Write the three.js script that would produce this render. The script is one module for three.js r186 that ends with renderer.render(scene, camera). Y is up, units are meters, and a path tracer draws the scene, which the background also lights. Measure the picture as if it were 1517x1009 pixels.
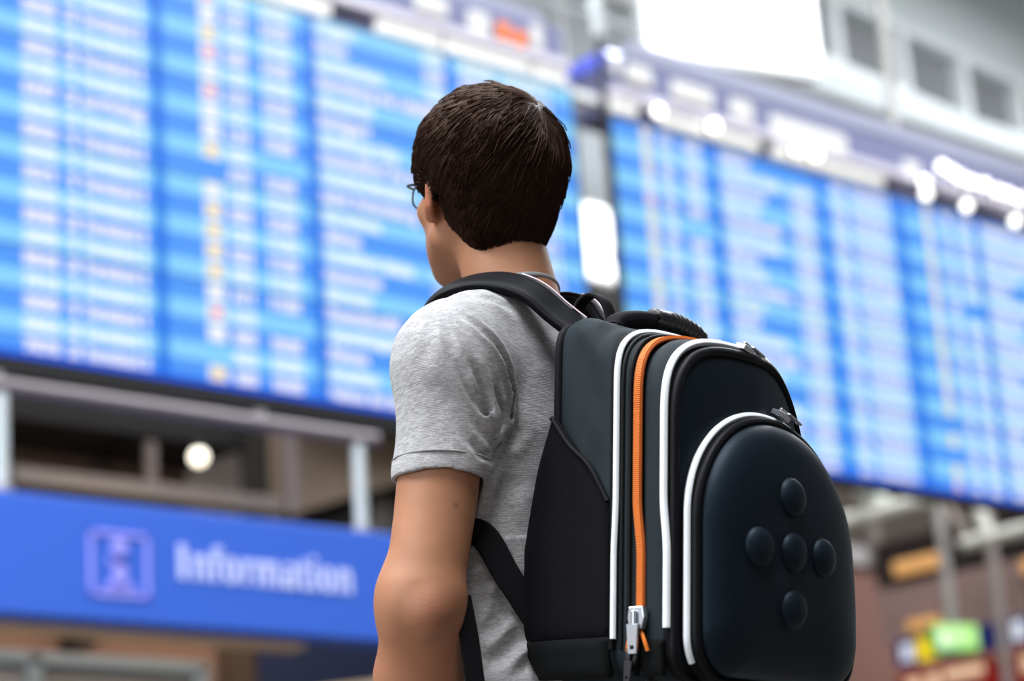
import * as THREE from 'three';
import { RoundedBoxGeometry } from 'three/addons/geometries/RoundedBoxGeometry.js';
import { mergeGeometries } from 'three/addons/utils/BufferGeometryUtils.js';
import { RectAreaLightUniformsLib } from 'three/addons/lights/RectAreaLightUniformsLib.js';
import { FontLoader } from 'three/addons/loaders/FontLoader.js';
import { TextGeometry } from 'three/addons/geometries/TextGeometry.js';

// ------------------------------------------------------------------ camera, light, exposure
const scene = new THREE.Scene();
const R = THREE.MathUtils.degToRad;
const camera = new THREE.PerspectiveCamera(2 * Math.atan(504.5 / 3500) * 180 / Math.PI, 1517 / 1009, 0.1, 120);
camera.rotation.order = 'YXZ';
camera.position.set(0, 0.65, 0);
camera.rotation.set(R(16.2), R(-43), R(-3.83));
camera.focus = 2.82;
camera.userData.fStop = 3.1;
const renderer = new THREE.WebGLRenderer({ antialias: true });
renderer.toneMapping = THREE.LinearToneMapping;
renderer.toneMappingExposure = 1.0;
renderer.shadowMap.enabled = true;
RectAreaLightUniformsLib.init();
scene.background = new THREE.Color(0xdfe8ee);

// luminous ceiling panels out of view, lighting the man and the hall: [centre x, y, z, width (x), depth (z), intensity]
const UNSEEN_PANELS = [
  [-5.0, 11.3, -6.0, 5.0, 6.0, 24],
  [4.0, 11.3, -6.0, 5.0, 5.0, 8],
  [12.5, 11.3, -6.5, 5.0, 5.0, 10],
  [20.0, 11.3, -8.5, 4.0, 5.0, 12],
  [-0.5, 11.3, 1.0, 7.0, 5.0, 15],
];

// ------------------------------------------------------------------ helpers
let seed = 7;
const rnd = () => { seed = (seed * 1664525 + 1013904223) >>> 0; return seed / 4294967296; };
const V = (x, y, z) => new THREE.Vector3(x, y, z);
const names = new Map();
function numbered(n) {
  const k = names.get(n) ?? 0; names.set(n, k + 1);
  return k ? n + '_' + String(k).padStart(3, '0') : n;
}
function shade(o) { o.castShadow = true; o.receiveShadow = true; return o; }
function mesh(name, geo, mat, parent) {
  const m = shade(new THREE.Mesh(geo, mat));
  if (parent) { m.name = name; parent.add(m); } else { m.name = numbered(name); scene.add(m); }
  return m;
}
function tag(o, label, category, group) {
  o.userData.label = label; o.userData.category = category;
  if (group) o.userData.group = group;
  return o;
}
function thing(name, label, category, pos = [0, 0, 0], turn = 0, group) {
  const g = new THREE.Group(); g.name = numbered(name); g.position.set(...pos); g.rotation.y = turn; scene.add(g);
  return tag(g, label, category, group);
}
function struct(name, geo, mat) { const m = mesh(name, geo, mat); m.name = name; m.userData.kind = 'structure'; return m; }
const merge = (list) => mergeGeometries(list.map((g) => (g.index ? g.toNonIndexed() : g)).map((g) => {
  for (const k of Object.keys(g.attributes)) if (!['position', 'normal', 'uv'].includes(k)) g.deleteAttribute(k);
  return g;
}));
function box(w, h, d, x = 0, y = 0, z = 0, r = 0) {
  const g = r ? new RoundedBoxGeometry(w, h, d, 2, r) : new THREE.BoxGeometry(w, h, d);
  return g.translate(x, y, z);
}
// a box from corner to corner
const span = (x0, x1, y0, y1, z0, z1, r = 0) => box(x1 - x0, y1 - y0, z1 - z0, (x0 + x1) / 2, (y0 + y1) / 2, (z0 + z1) / 2, r);
function tube(pts, r, seg = 80, rad = 8, closed = false) {
  return new THREE.TubeGeometry(new THREE.CatmullRomCurve3(pts, closed), seg, r, rad, closed);
}
function bar(a, b, r, rad = 12) {
  const d = b.clone().sub(a), g = new THREE.CylinderGeometry(r, r, d.length(), rad);
  g.applyQuaternion(new THREE.Quaternion().setFromUnitVectors(V(0, 1, 0), d.clone().normalize()));
  return g.translate((a.x + b.x) / 2, (a.y + b.y) / 2, (a.z + b.z) / 2);
}
// a closed profile swept along points; side[i] and up[i] are the frame at each point
function sweep(pts, side, up, profile, cap = true) {
  const n = profile.length, pos = [], uv = [], idx = [];
  let len = 0;
  pts.forEach((p, i) => {
    if (i) len += p.distanceTo(pts[i - 1]);
    const prof = typeof profile[0] === 'function' ? null : profile;
    for (let j = 0; j <= n; j++) {
      const [a, b] = prof[j % n];
      pos.push(p.x + side[i].x * a + up[i].x * b, p.y + side[i].y * a + up[i].y * b, p.z + side[i].z * a + up[i].z * b);
      uv.push(len, j / n * 0.1);
    }
  });
  for (let i = 0; i < pts.length - 1; i++) for (let j = 0; j < n; j++) {
    const a = i * (n + 1) + j, b = a + 1, c = a + n + 1, d = c + 1;
    idx.push(a, c, b, b, c, d);
  }
  if (cap) for (const i of [0, pts.length - 1]) {
    const o = pos.length / 3, p = pts[i];
    pos.push(p.x, p.y, p.z); uv.push(0, 0);
    for (let j = 0; j < n; j++) idx.push(o, i * (n + 1) + (i ? j : j + 1), i * (n + 1) + (i ? j + 1 : j));
  }
  const g = new THREE.BufferGeometry();
  g.setAttribute('position', new THREE.Float32BufferAttribute(pos, 3));
  g.setAttribute('uv', new THREE.Float32BufferAttribute(uv, 2));
  g.setIndex(idx); g.computeVertexNormals();
  return g;
}
function superEllipse(a, b, p = 4, n = 20) {
  return Array.from({ length: n }, (_, i) => {
    const t = i / n * Math.PI * 2, c = Math.cos(t), s = Math.sin(t);
    return [Math.sign(c) * a * Math.abs(c) ** (2 / p), Math.sign(s) * b * Math.abs(s) ** (2 / p)];
  });
}
// rings of equal length joined into a skin
function loft(rings, closed = true, capA = false, capB = false) {
  const n = rings[0].length, pos = [], uv = [], idx = [];
  rings.forEach((r, k) => { let l = 0; r.forEach((p, i) => { if (i) l += p.distanceTo(r[i - 1]); pos.push(p.x, p.y, p.z); uv.push(l, k * 0.02); }); });
  const m = closed ? n : n - 1;
  for (let k = 0; k < rings.length - 1; k++) for (let i = 0; i < m; i++) {
    const a = k * n + i, b = k * n + (i + 1) % n, c = a + n, d = b + n;
    idx.push(a, b, c, b, d, c);
  }
  for (const [on, k, flip] of [[capA, 0, true], [capB, rings.length - 1, false]]) if (on) {
    const c = rings[k].reduce((s, p) => s.add(p), V(0, 0, 0)).divideScalar(n), o = pos.length / 3;
    pos.push(c.x, c.y, c.z); uv.push(0, 0);
    for (let i = 0; i < n; i++) { const a = k * n + i, b = k * n + (i + 1) % n; flip ? idx.push(o, b, a) : idx.push(o, a, b); }
  }
  const g = new THREE.BufferGeometry();
  g.setAttribute('position', new THREE.Float32BufferAttribute(pos, 3));
  g.setAttribute('uv', new THREE.Float32BufferAttribute(uv, 2));
  g.setIndex(idx); g.computeVertexNormals();
  return g;
}
// naive surface nets over a distance field
function nets(f, lo, hi, h) {
  const nx = Math.ceil((hi[0] - lo[0]) / h) + 1, ny = Math.ceil((hi[1] - lo[1]) / h) + 1, nz = Math.ceil((hi[2] - lo[2]) / h) + 1;
  const F = new Float32Array(nx * ny * nz), B = 5, at = (i, j, k) => (k * ny + j) * nx + i;
  for (let k0 = 0; k0 < nz; k0 += B) for (let j0 = 0; j0 < ny; j0 += B) for (let i0 = 0; i0 < nx; i0 += B) {
    const c = (B - 1) / 2, d = f(lo[0] + (i0 + c) * h, lo[1] + (j0 + c) * h, lo[2] + (k0 + c) * h), far = Math.abs(d) > h * B * 1.25 + 0.012;
    for (let k = k0; k < Math.min(k0 + B, nz); k++) for (let j = j0; j < Math.min(j0 + B, ny); j++) for (let i = i0; i < Math.min(i0 + B, nx); i++) {
      const edge = i === 0 || j === 0 || k === 0 || i === nx - 1 || j === ny - 1 || k === nz - 1;
      F[at(i, j, k)] = edge ? Math.max(h * .5, far ? d : f(lo[0] + i * h, lo[1] + j * h, lo[2] + k * h)) : far ? d : f(lo[0] + i * h, lo[1] + j * h, lo[2] + k * h);
    }
  }
  const id = new Int32Array(nx * ny * nz).fill(-1), pos = [], idx = [];
  const E = [[0, 1], [2, 3], [4, 5], [6, 7], [0, 2], [1, 3], [4, 6], [5, 7], [0, 4], [1, 5], [2, 6], [3, 7]];
  for (let k = 0; k < nz - 1; k++) for (let j = 0; j < ny - 1; j++) for (let i = 0; i < nx - 1; i++) {
    const v = []; let inside = 0;
    for (let c = 0; c < 8; c++) { const d = F[at(i + (c & 1), j + (c >> 1 & 1), k + (c >> 2))]; v.push(d); if (d < 0) inside++; }
    if (!inside || inside === 8) continue;
    let x = 0, y = 0, z = 0, n = 0;
    for (const [a, b] of E) if ((v[a] < 0) !== (v[b] < 0)) {
      const t = v[a] / (v[a] - v[b]);
      x += (a & 1) + t * ((b & 1) - (a & 1)); y += (a >> 1 & 1) + t * ((b >> 1 & 1) - (a >> 1 & 1)); z += (a >> 2) + t * ((b >> 2) - (a >> 2)); n++;
    }
    id[at(i, j, k)] = pos.length / 3;
    pos.push(lo[0] + (i + x / n) * h, lo[1] + (j + y / n) * h, lo[2] + (k + z / n) * h);
  }
  for (let k = 1; k < nz - 1; k++) for (let j = 1; j < ny - 1; j++) for (let i = 1; i < nx - 1; i++) {
    const a = F[at(i, j, k)] < 0;
    const quad = (p, q, r, s, flip) => { if (p < 0 || q < 0 || r < 0 || s < 0) return; flip ? idx.push(p, r, q, p, s, r) : idx.push(p, q, r, p, r, s); };
    if (a !== F[at(i + 1, j, k)] < 0) quad(id[at(i, j - 1, k - 1)], id[at(i, j, k - 1)], id[at(i, j, k)], id[at(i, j - 1, k)], !a);
    if (a !== F[at(i, j + 1, k)] < 0) quad(id[at(i - 1, j, k - 1)], id[at(i - 1, j, k)], id[at(i, j, k)], id[at(i, j, k - 1)], !a);
    if (a !== F[at(i, j, k + 1)] < 0) quad(id[at(i - 1, j - 1, k)], id[at(i, j - 1, k)], id[at(i, j, k)], id[at(i - 1, j, k)], !a);
  }
  const g = new THREE.BufferGeometry();
  g.setAttribute('position', new THREE.Float32BufferAttribute(pos, 3));
  g.setIndex(idx);
  // normals from the field itself
  const nor = new Float32Array(pos.length), e = h * .6;
  for (let i = 0; i < pos.length; i += 3) {
    const x = pos[i], y = pos[i + 1], z = pos[i + 2];
    let a = f(x + e, y, z) - f(x - e, y, z), b = f(x, y + e, z) - f(x, y - e, z), c = f(x, y, z + e) - f(x, y, z - e);
    const l = Math.hypot(a, b, c) || 1; nor[i] = a / l; nor[i + 1] = b / l; nor[i + 2] = c / l;
  }
  g.setAttribute('normal', new THREE.BufferAttribute(nor, 3));
  return g;
}
// distance functions
const len3 = Math.hypot;
function smin(a, b, k) { const h = Math.max(k - Math.abs(a - b), 0) / k; return Math.min(a, b) - h * h * k * .25; }
function smax(a, b, k) { return -smin(-a, -b, k); }
function cap(x, y, z, a, b, ra, rb = ra) {
  const bx = b[0] - a[0], by = b[1] - a[1], bz = b[2] - a[2], px = x - a[0], py = y - a[1], pz = z - a[2];
  const t = Math.min(1, Math.max(0, (px * bx + py * by + pz * bz) / (bx * bx + by * by + bz * bz)));
  return len3(px - bx * t, py - by * t, pz - bz * t) - (ra + (rb - ra) * t);
}
function ell(x, y, z, c, r) {
  const X = (x - c[0]), Y = (y - c[1]), Z = (z - c[2]);
  const k0 = len3(X / r[0], Y / r[1], Z / r[2]), k1 = len3(X / r[0] ** 2, Y / r[1] ** 2, Z / r[2] ** 2);
  return k1 < 1e-9 ? -Math.min(...r) : k0 * (k0 - 1) / k1;
}
function rbox(x, y, z, c, b, r) {
  const X = Math.abs(x - c[0]) - b[0], Y = Math.abs(y - c[1]) - b[1], Z = Math.abs(z - c[2]) - b[2];
  return len3(Math.max(X, 0), Math.max(Y, 0), Math.max(Z, 0)) + Math.min(Math.max(X, Y, Z), 0) - r;
}
// value noise
function hash(x, y, z) { let h = (x * 374761393 + y * 668265263 + z * 2147483647) | 0; h = Math.imul(h ^ (h >>> 13), 1274126177); return ((h ^ (h >>> 16)) >>> 0) / 4294967296; }
function noise(x, y, z) {
  const i = Math.floor(x), j = Math.floor(y), k = Math.floor(z), s = (t) => t * t * (3 - 2 * t), u = s(x - i), v = s(y - j), w = s(z - k);
  const l = (a, b, t) => a + (b - a) * t, q = (dy, dz) => l(hash(i, j + dy, k + dz), hash(i + 1, j + dy, k + dz), u);
  return l(l(q(0, 0), q(1, 0), v), l(q(0, 1), q(1, 1), v), w) * 2 - 1;
}

// ------------------------------------------------------------------ materials
const std = (c, roughness = .6, o = {}) => new THREE.MeshStandardMaterial({ color: c, roughness, ...o });
function noiseTexture(size, fn, srgb) {
  const d = new Uint8Array(size * size * 4);
  for (let j = 0; j < size; j++) for (let i = 0; i < size; i++) { const c = fn(i, j); for (let k = 0; k < 3; k++) d[(j * size + i) * 4 + k] = Math.max(0, Math.min(255, c[k])); d[(j * size + i) * 4 + 3] = 255; }
  const t = new THREE.DataTexture(d, size, size); t.wrapS = t.wrapT = THREE.RepeatWrapping; t.magFilter = THREE.LinearFilter; t.minFilter = THREE.LinearMipmapLinearFilter; t.generateMipmaps = true;
  if (srgb) t.colorSpace = THREE.SRGBColorSpace; t.needsUpdate = true; return t;
}
const wrapNoise = (i, j, sx, sy, size, s) => { // tiling value noise
  const nx = size / sx, ny = size / sy, x = i / sx, y = j / sy, a = Math.floor(x), b = Math.floor(y), u = x - a, v = y - b, m = (q, n) => ((q % n) + n) % n;
  const h = (p, q) => hash(m(p, nx), m(q, ny), s), su = u * u * (3 - 2 * u), sv = v * v * (3 - 2 * v);
  return (h(a, b) * (1 - su) + h(a + 1, b) * su) * (1 - sv) + (h(a, b + 1) * (1 - su) + h(a + 1, b + 1) * su) * sv;
};
const heather = noiseTexture(512, (i, j) => {
  const n = wrapNoise(i, j, 8, 2, 512, 1) * .5 + wrapNoise(i, j, 16, 4, 512, 2) * .3 + wrapNoise(i, j, 2, 2, 512, 3) * .35 + wrapNoise(i, j, 64, 32, 512, 4) * .12 - .63;
  const v = 158 + n * 62; return [v, v * .995, v * 1.0];
}, true);
heather.repeat.set(4, 4);
const knit = noiseTexture(256, (i, j) => { const v = 128 + 60 * Math.sin(j / 256 * Math.PI * 2 * 64) + (wrapNoise(i, j, 4, 2, 256, 9) - .5) * 120; return [v, v, v]; });
knit.repeat.set(8, 8);
const fabricBump = noiseTexture(256, (i, j) => { const v = 128 + 45 * Math.sin(i / 256 * Math.PI * 2 * 64) * Math.sin(j / 256 * Math.PI * 2 * 64) + (wrapNoise(i, j, 4, 4, 256, 5) - .5) * 70; return [v, v, v]; });
fabricBump.repeat.set(8, 8);
const cloth = (r, g, b, rough, bump) => new THREE.MeshPhysicalMaterial({ color: new THREE.Color(r, g, b), roughness: rough, specularIntensity: .28, ...(bump ? { bumpMap: fabricBump, bumpScale: bump } : {}) });
const M = {
  shirt: new THREE.MeshPhysicalMaterial({ color: 0xffffff, map: heather, roughness: .95, bumpMap: knit, bumpScale: .0004, sheen: .25, sheenRoughness: .6, sheenColor: new THREE.Color(.6, .6, .6), side: THREE.DoubleSide }),
  skin: new THREE.MeshPhysicalMaterial({ vertexColors: true, roughness: .5, specularIntensity: .6 }),
  hair: new THREE.MeshPhysicalMaterial({ vertexColors: true, roughness: .48, specularIntensity: .55, specularColor: new THREE.Color(1, .62, .44) }),
  jeans: std(0x10131c, .9),
  shoe: std(0x1a1a1c, .7), sole: std(0xb8b4ac, .8),
  nylon: cloth(.0145, .0215, .0255, .7, .0002),
  mesh: cloth(.0030, .0027, .0048, .9, .0003),
  base: cloth(.0022, .0028, .0030, .9, .0002),
  black: cloth(.0040, .0036, .0052, .65),
  rim: cloth(.0040, .0042, .0058, .5),
  shell: new THREE.MeshPhysicalMaterial({ color: new THREE.Color(.0045, .0080, .0130), roughness: .5, specularIntensity: .45, specularColor: new THREE.Color(.6, .82, 1), bumpMap: fabricBump, bumpScale: .00006 }),
  web: cloth(.0042, .0038, .0056, .75),
  pad: cloth(.0022, .0032, .0046, .55),
  tape: std(new THREE.Color(.5, .1, .006), .6),
  white: std(0xe9eef2, .55), pinkWhite: std(0xd8c4cc, .5),
  orange: std(new THREE.Color(.76, .19, .012), .55),
  rubber: std(new THREE.Color(.01, .01, .012), .38),
  silver: std(0xc9ccd2, .28, { metalness: .9 }),
  lens: new THREE.MeshPhysicalMaterial({ color: 0xffffff, roughness: .02, transmission: 1, thickness: 0, ior: 1.5 }),
  frameDark: std(0x141420, .35),
};

// ================================================================== the hall
const white = std(0xe6eaea, .8), ceilingMat = std(0xdfe6e8, .85);
struct('floor', span(-12, 30, -.3, 0, -21, 9), std(0x524d49, .45));
const dimWall = std(0x6f6a66, .85);
struct('wall_left', span(-12.3, -12, -.3, 12, -21, 9), dimWall);
struct('wall_right', span(30, 30.3, -.3, 12, -21, 9), white);
{
  const f = [], W0 = -11.98;
  for (let k = 0; k <= 4; k++) f.push(box(.2, 6.2, .14, W0 + .04, 4.6, -7.5 + k * 2.6));
  for (const y of [1.5, 4.6, 7.7]) f.push(box(.2, .14, 10.54, W0 + .04, y, -2.3));
  const w = struct('window_1', merge(f), std(0xdfe3e6, .5));  // window out of view, placed to light the left side of the man
  for (let k = 0; k < 4; k++) for (const y of [3.05, 6.15]) mesh('pane', box(.02, 2.96, 2.46, W0 + .03, y, -6.2 + k * 2.6), new THREE.MeshStandardMaterial({ color: 0xffffff, emissive: 0xf2f7ff, emissiveIntensity: 1.0 }), w);
  const l = new THREE.RectAreaLight(0xf2f7ff, 2.6, 10.4, 6); l.position.set(W0 + .16, 4.6, -2.3); l.lookAt(0, 4.6, -2.3); l.castShadow = true; scene.add(l);
}
struct('wall_front', span(-12.3, 30.3, -.3, 12, 9, 9.3), dimWall);
struct('wall_back', span(-12.3, 30.3, -.3, 12, -21.3, -21), std(0x8d8078, .85));
struct('ceiling', span(-12.3, 30.3, 11.6, 11.9, -14.8, 9.3), ceilingMat);
struct('ceiling_low', span(-12.3, 30.3, 9.25, 9.5, -21.3, -13.6), ceilingMat);
const UNSEEN_PANEL_AT = ['over the unseen window wall', 'over the man', 'over the right flight board', 'by the right hall wall', 'behind the camera'];
let panelK = 0;
for (const [x, y, z, w, d, I] of UNSEEN_PANELS) {
  const t = thing('unseen_ceiling_panel', 'unseen white luminous ceiling panel in the high hall ceiling ' + UNSEEN_PANEL_AT[panelK++], 'ceiling light', [x, y, z], 0, 'unseen luminous panels in the high ceiling');
  mesh('frame', merge([box(w + .2, .3, .1, 0, .12, d / 2 + .05), box(w + .2, .3, .1, 0, .12, -d / 2 - .05), box(.1, .3, d, w / 2 + .05, .12, 0), box(.1, .3, d, -w / 2 - .05, .12, 0)]), white, t);
  mesh('diffuser', box(w, .04, d, 0, .06, 0), new THREE.MeshStandardMaterial({ color: 0xffffff, emissive: 0xffffff, emissiveIntensity: 2.0 }), t);
  const l = new THREE.RectAreaLight(0xf6faff, I, w, d); l.position.set(x, y - .02, z); l.lookAt(x, 0, z); l.castShadow = true; scene.add(l);
}

// ------------------------------------------------------------------ flight boards
const BZ = -9.3;
const CITIES = ['Stuttgart', 'Amsterdam', 'Palma de Mallorca', 'Copenhagen', 'Hannover', 'Barcelona', 'Duesseldorf via Koeln', 'Muenster', 'Rome', 'Dresden', 'Thessaloniki', 'Frankfurt Main', 'Saint Petersburg', 'Hamburg City', 'Nuernberg via Leipzig', 'Prague', 'Vienna', 'Warsaw', 'Lisbon', 'Friedrichshafen'];
function boardTexture(x0, x1, y0, y1, columns, rowY, pitch) {
  const W = 2048, S = W / (x1 - x0), H = Math.round((y1 - y0) * S), c = document.createElement('canvas'); c.width = W; c.height = H;
  const g = c.getContext('2d'), X = (x) => (x - x0) * S, Y = (y) => (y1 - y) * S;
  g.fillStyle = '#0a58e6'; g.fillRect(0, 0, W, H);
  for (let r = 0, y = rowY; y < y1 + .2; r++, y += pitch) {
    const light = r % 2 === 1;
    g.fillStyle = light ? '#8ad4ff' : '#4f9bfb';
    g.fillRect(0, Y(y + pitch / 2), W, pitch * S);
    g.fillStyle = light ? '#5cb4f6' : '#2f7df0'; g.fillRect(0, Y(y + pitch / 2), W, pitch * S * .12);
    g.font = 'bold ' + Math.round(pitch * S * .8) + 'px sans-serif'; g.textBaseline = 'middle';
    for (const [kind, a, b] of columns) {
      let s = '', skip = false; const h = hash(r, Math.round(a * 100), 5);
      if (kind === 'icon') {
        if (h < .12) continue;
        g.fillStyle = '#f4f7fb'; g.fillRect(X(a), Y(y + pitch * .42), (b - a) * S, pitch * .84 * S);
        g.fillStyle = h < .2 ? '#ff7aa4' : h < .72 ? '#ffcf4a' : '#f4f7fb';
        g.fillRect(X(a + (b - a) * .27), Y(y + pitch * .2), (b - a) * .46 * S, pitch * .4 * S); continue;
      }
      if (kind === 'num') s = String(100 + Math.floor(h * 899)) + (h > .5 ? Math.floor(h * 9) : '');
      if (kind === 'digit') s = h > .3 ? '2' : '1';
      if (kind === 'terminal') s = r === 12 ? 'arriving' : 'Terminal ' + (h > .8 ? '1' : '2');
      if (kind === 'code') s = 'ABCEGLM'[Math.floor(h * 7)] + Math.floor(h * 79 + 10) % 90;
      if (kind === 'time') { s = String(10 + Math.floor(r / 4)) + ':' + ['05', '20', '35', '50'][r % 4]; skip = hash(r, 7, Math.round(a * 10)) < .08; }
      if (kind === 'city') s = CITIES[(r * 7 + Math.round(a * 3)) % CITIES.length];
      if (skip) continue;
      g.fillStyle = light ? '#effcff' : '#f3f1ff';
      const w = g.measureText(s).width, room = (b - a) * S;
      g.save(); g.translate(X(a), Y(y));
      g.scale(kind === 'city' ? Math.min(1, room / w) : room / w, 1);
      g.lineWidth = pitch * S * .1; g.lineJoin = 'round'; g.strokeStyle = g.fillStyle; g.strokeText(s, 0, pitch * S * .04); g.fillText(s, 0, pitch * S * .04); g.restore();
    }
  }
  g.fillStyle = '#0a56e8'; g.fillRect(0, Y(y0 + .034), W, H);
  for (const [kind, a, b] of columns) if (kind === 'gap') { g.fillStyle = 'rgba(0,96,235,.55)'; g.fillRect(X(a), 0, (b - a) * S, H); }
  const t = new THREE.CanvasTexture(c); t.colorSpace = THREE.SRGBColorSpace; return t;
}
function flightBoard(x0, cols, y0, columns, rowY, pitch, label, PW = .985, PH = .5475, sill = .09) {
  const x1 = x0 + cols * PW, y1 = y0 + 4 * PH, t = thing('flight_board', label, 'flight board', [(x0 + x1) / 2, y0, BZ]);
  const tex = boardTexture(x0, x1, y0, y1, columns, rowY, pitch);
  const mat = new THREE.MeshStandardMaterial({ color: 0x050608, roughness: .38, emissive: 0xffffff, emissiveMap: tex, emissiveIntensity: 1.0 });
  const cx = (x0 + x1) / 2;
  for (let j = 0; j < 4; j++) for (let i = 0; i < cols; i++) {
    const g = new THREE.PlaneGeometry(PW - .004, PH - .004, 1, 1), uv = g.attributes.uv;
    for (let k = 0; k < 4; k++) uv.setXY(k, (i + uv.getX(k)) / cols, (j + uv.getY(k)) / 4);
    g.translate(x0 + (i + .5) * PW - cx, (j + .5) * PH, .002);
    const b = box(PW - .004, PH - .004, .045, x0 + (i + .5) * PW - cx, (j + .5) * PH, -.0235), bu = b.attributes.uv;
    for (let k = 0; k < bu.count; k++) bu.setXY(k, .001, .999);
    const m = mesh('screen_panel', g, mat, t);
    mesh('panel_housing', b, std(0x0c0d10, .6), m);
  }
  mesh('frame', merge([
    span(x0 - .012 - cx, x1 + .012 - cx, -sill, -.002, -.085, .012), span(x0 - .012 - cx, x0 - cx - .002, -.05, y1 - y0, -.05, .012), span(x1 - cx + .002, x1 + .012 - cx, -.05, y1 - y0, -.05, .012)]), std(0x08080b, .6), t);
  return t;
}
flightBoard(3.38, 6, 3.8, [
  ['num', 3.5, 3.85], ['time', 3.95, 4.2], ['city', 4.42, 5.2], ['num', 5.55, 5.745], ['digit', 5.79, 5.86], ['terminal', 5.885, 6.255], ['gap', 6.3, 6.37], ['icon', 6.6, 6.715], ['code', 6.76, 6.9], ['time', 6.99, 7.19],
  ['gap', 7.28, 7.36], ['city', 7.34, 8.2], ['time', 8.12, 8.28], ['gap', 8.29, 8.34], ['num', 8.4, 8.66], ['terminal', 8.72, 9.1],
], 3.868, .109, 'large blue flight information board on the left, rows of white text, behind the man\'s head');
flightBoard(9.6, 5, 3.85, [
  ['icon', 9.86, 9.94], ['code', 10.02, 10.12], ['time', 10.22, 10.38], ['gap', 10.46, 10.52], ['city', 10.56, 11.12], ['time', 11.2, 11.42], ['gap', 11.48, 11.56], ['code', 11.63, 11.76], ['terminal', 11.82, 12.22], ['gap', 12.27, 12.38], ['icon', 12.6, 12.68], ['code', 12.8, 12.9],
  ['time', 12.98, 13.13], ['gap', 13.16, 13.2], ['city', 13.24, 13.9],
], 3.908, .1075, 'blue flight information board on the right, partly hidden by the backpack', .905, .512, .045);

// header boxes above the boards
const violet = std(0x74779a, .6), paleRail = std(0xd6d0da, .45), glowPlate = (k) => new THREE.MeshStandardMaterial({ color: k > .1 ? 0xecebe8 : 0xd4d2ce, roughness: .5, emissive: 0xfffdf6, emissiveIntensity: k });
function header(x0, x1, strips, plates, label, y0 = 5.995) {
  const t = thing('board_header', label, 'sign', [(x0 + x1) / 2, y0, BZ]), cx = (x0 + x1) / 2;
  mesh('lower_band', span(x0 - cx, x1 - cx, 0, .11, -.3, -.022), std(0x6f7192, .6), t);
  mesh('rail', span(x0 - cx, x1 - cx, .1, .17, -.3, .04, .015), paleRail, t);
  mesh('upper_band', span(x0 - cx, x1 - cx, .17, .4, -.32, -.02), violet, t);
  mesh('end_panel', span(x0 - cx - .012, x0 - cx, .32, .42, -.36, .0), std(0x6d7bf0, .5), t);
  for (const [a, b] of strips) mesh('light_plate', span(a - cx, b - cx, .005, .1, -.03, .02, .02), glowPlate(.25), t);
  for (const [a, b, c, d, m] of plates) mesh('sign_plate', span(a - cx, b - cx, c, d, -.02, .012, .02), m ?? glowPlate(.06), t);
}
const orangeSign = new THREE.MeshStandardMaterial({ color: 0xd8702a, emissive: 0xd8641e, emissiveIntensity: .5, roughness: .5 });
header(3.38, 9.27, [[5.6, 6.3], [6.5, 7.48], [7.8, 8.27], [8.3, 8.95], [8.98, 9.25]], [[8.1, 8.34, .22, .34], [8.5, 8.66, .19, .33], [8.73, 8.82, .2, .31, orangeSign], [8.86, 8.95, .19, .29, orangeSign], [9.0, 9.08, .2, .36], [7.2, 7.7, .22, .36]], 'violet sign band with glowing plates above the left flight board');
header(9.62, 14.1, [[9.62, 9.84], [10.05, 10.95], [11.08, 12.2]], [[9.66, 9.72, .26, .37], [9.78, 10.0, .24, .37], [10.18, 10.55, .22, .35], [10.72, 10.92, .2, .35], [11.1, 11.85, .17, .32], [12.46, 12.62, .15, .28]], 'violet sign band with pale rounded plates above the right flight board', 5.925);
for (const [x, w, l] of [[6.4, 5.6, 'long added uplight trough on top of the left sign band'], [12.2, 4.6, 'long added uplight trough on top of the right sign band']]) {
  const t = thing('added_uplight_trough', l, 'lamp', [x, 6.4, BZ - .22]);  // added fill light, brightens the high ceiling above the boards
  mesh('trough', merge([box(w, .02, .2, 0, .01, 0), box(w, .12, .02, 0, .06, .1), box(w, .12, .02, 0, .06, -.1)]), std(0x9a9cb0, .5), t);
  mesh('glow_tube', box(w - .1, .03, .08, 0, .04, 0), new THREE.MeshStandardMaterial({ color: 0xffffff, emissive: 0xffffff, emissiveIntensity: 2 }), t);
  const a = new THREE.RectAreaLight(0xf4f9ff, 60, w - .1, .16); a.position.set(x, 6.47, BZ - .22); a.lookAt(x, 12, BZ - .22); a.castShadow = true; scene.add(a);
}
{
  const t = thing('added_uplight_trough', 'long added uplight trough hidden behind the boards, brightening the low ceiling', 'lamp', [14.5, 7.0, -16]);  // another added fill, brightens the low ceiling from behind the boards
  mesh('trough', merge([box(17, .02, .3, 0, 0, 0), box(17, .14, .02, 0, .06, .15), box(17, .14, .02, 0, .06, -.15), ...[-8, 0, 8].map((x) => box(.03, 2.2, .03, x, 1.12, -.17))]), std(0x9a9cb0, .5), t);
  mesh('glow_tube', box(16.8, .03, .1, 0, .03, 0), new THREE.MeshStandardMaterial({ color: 0xffffff, emissive: 0xffffff, emissiveIntensity: 2 }), t);
  const a = new THREE.RectAreaLight(0xf4f9ff, 13, 16.8, .24); a.position.set(14.5, 7.08, -16); a.lookAt(14.5, 12, -16); a.castShadow = true; scene.add(a);
}
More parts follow.
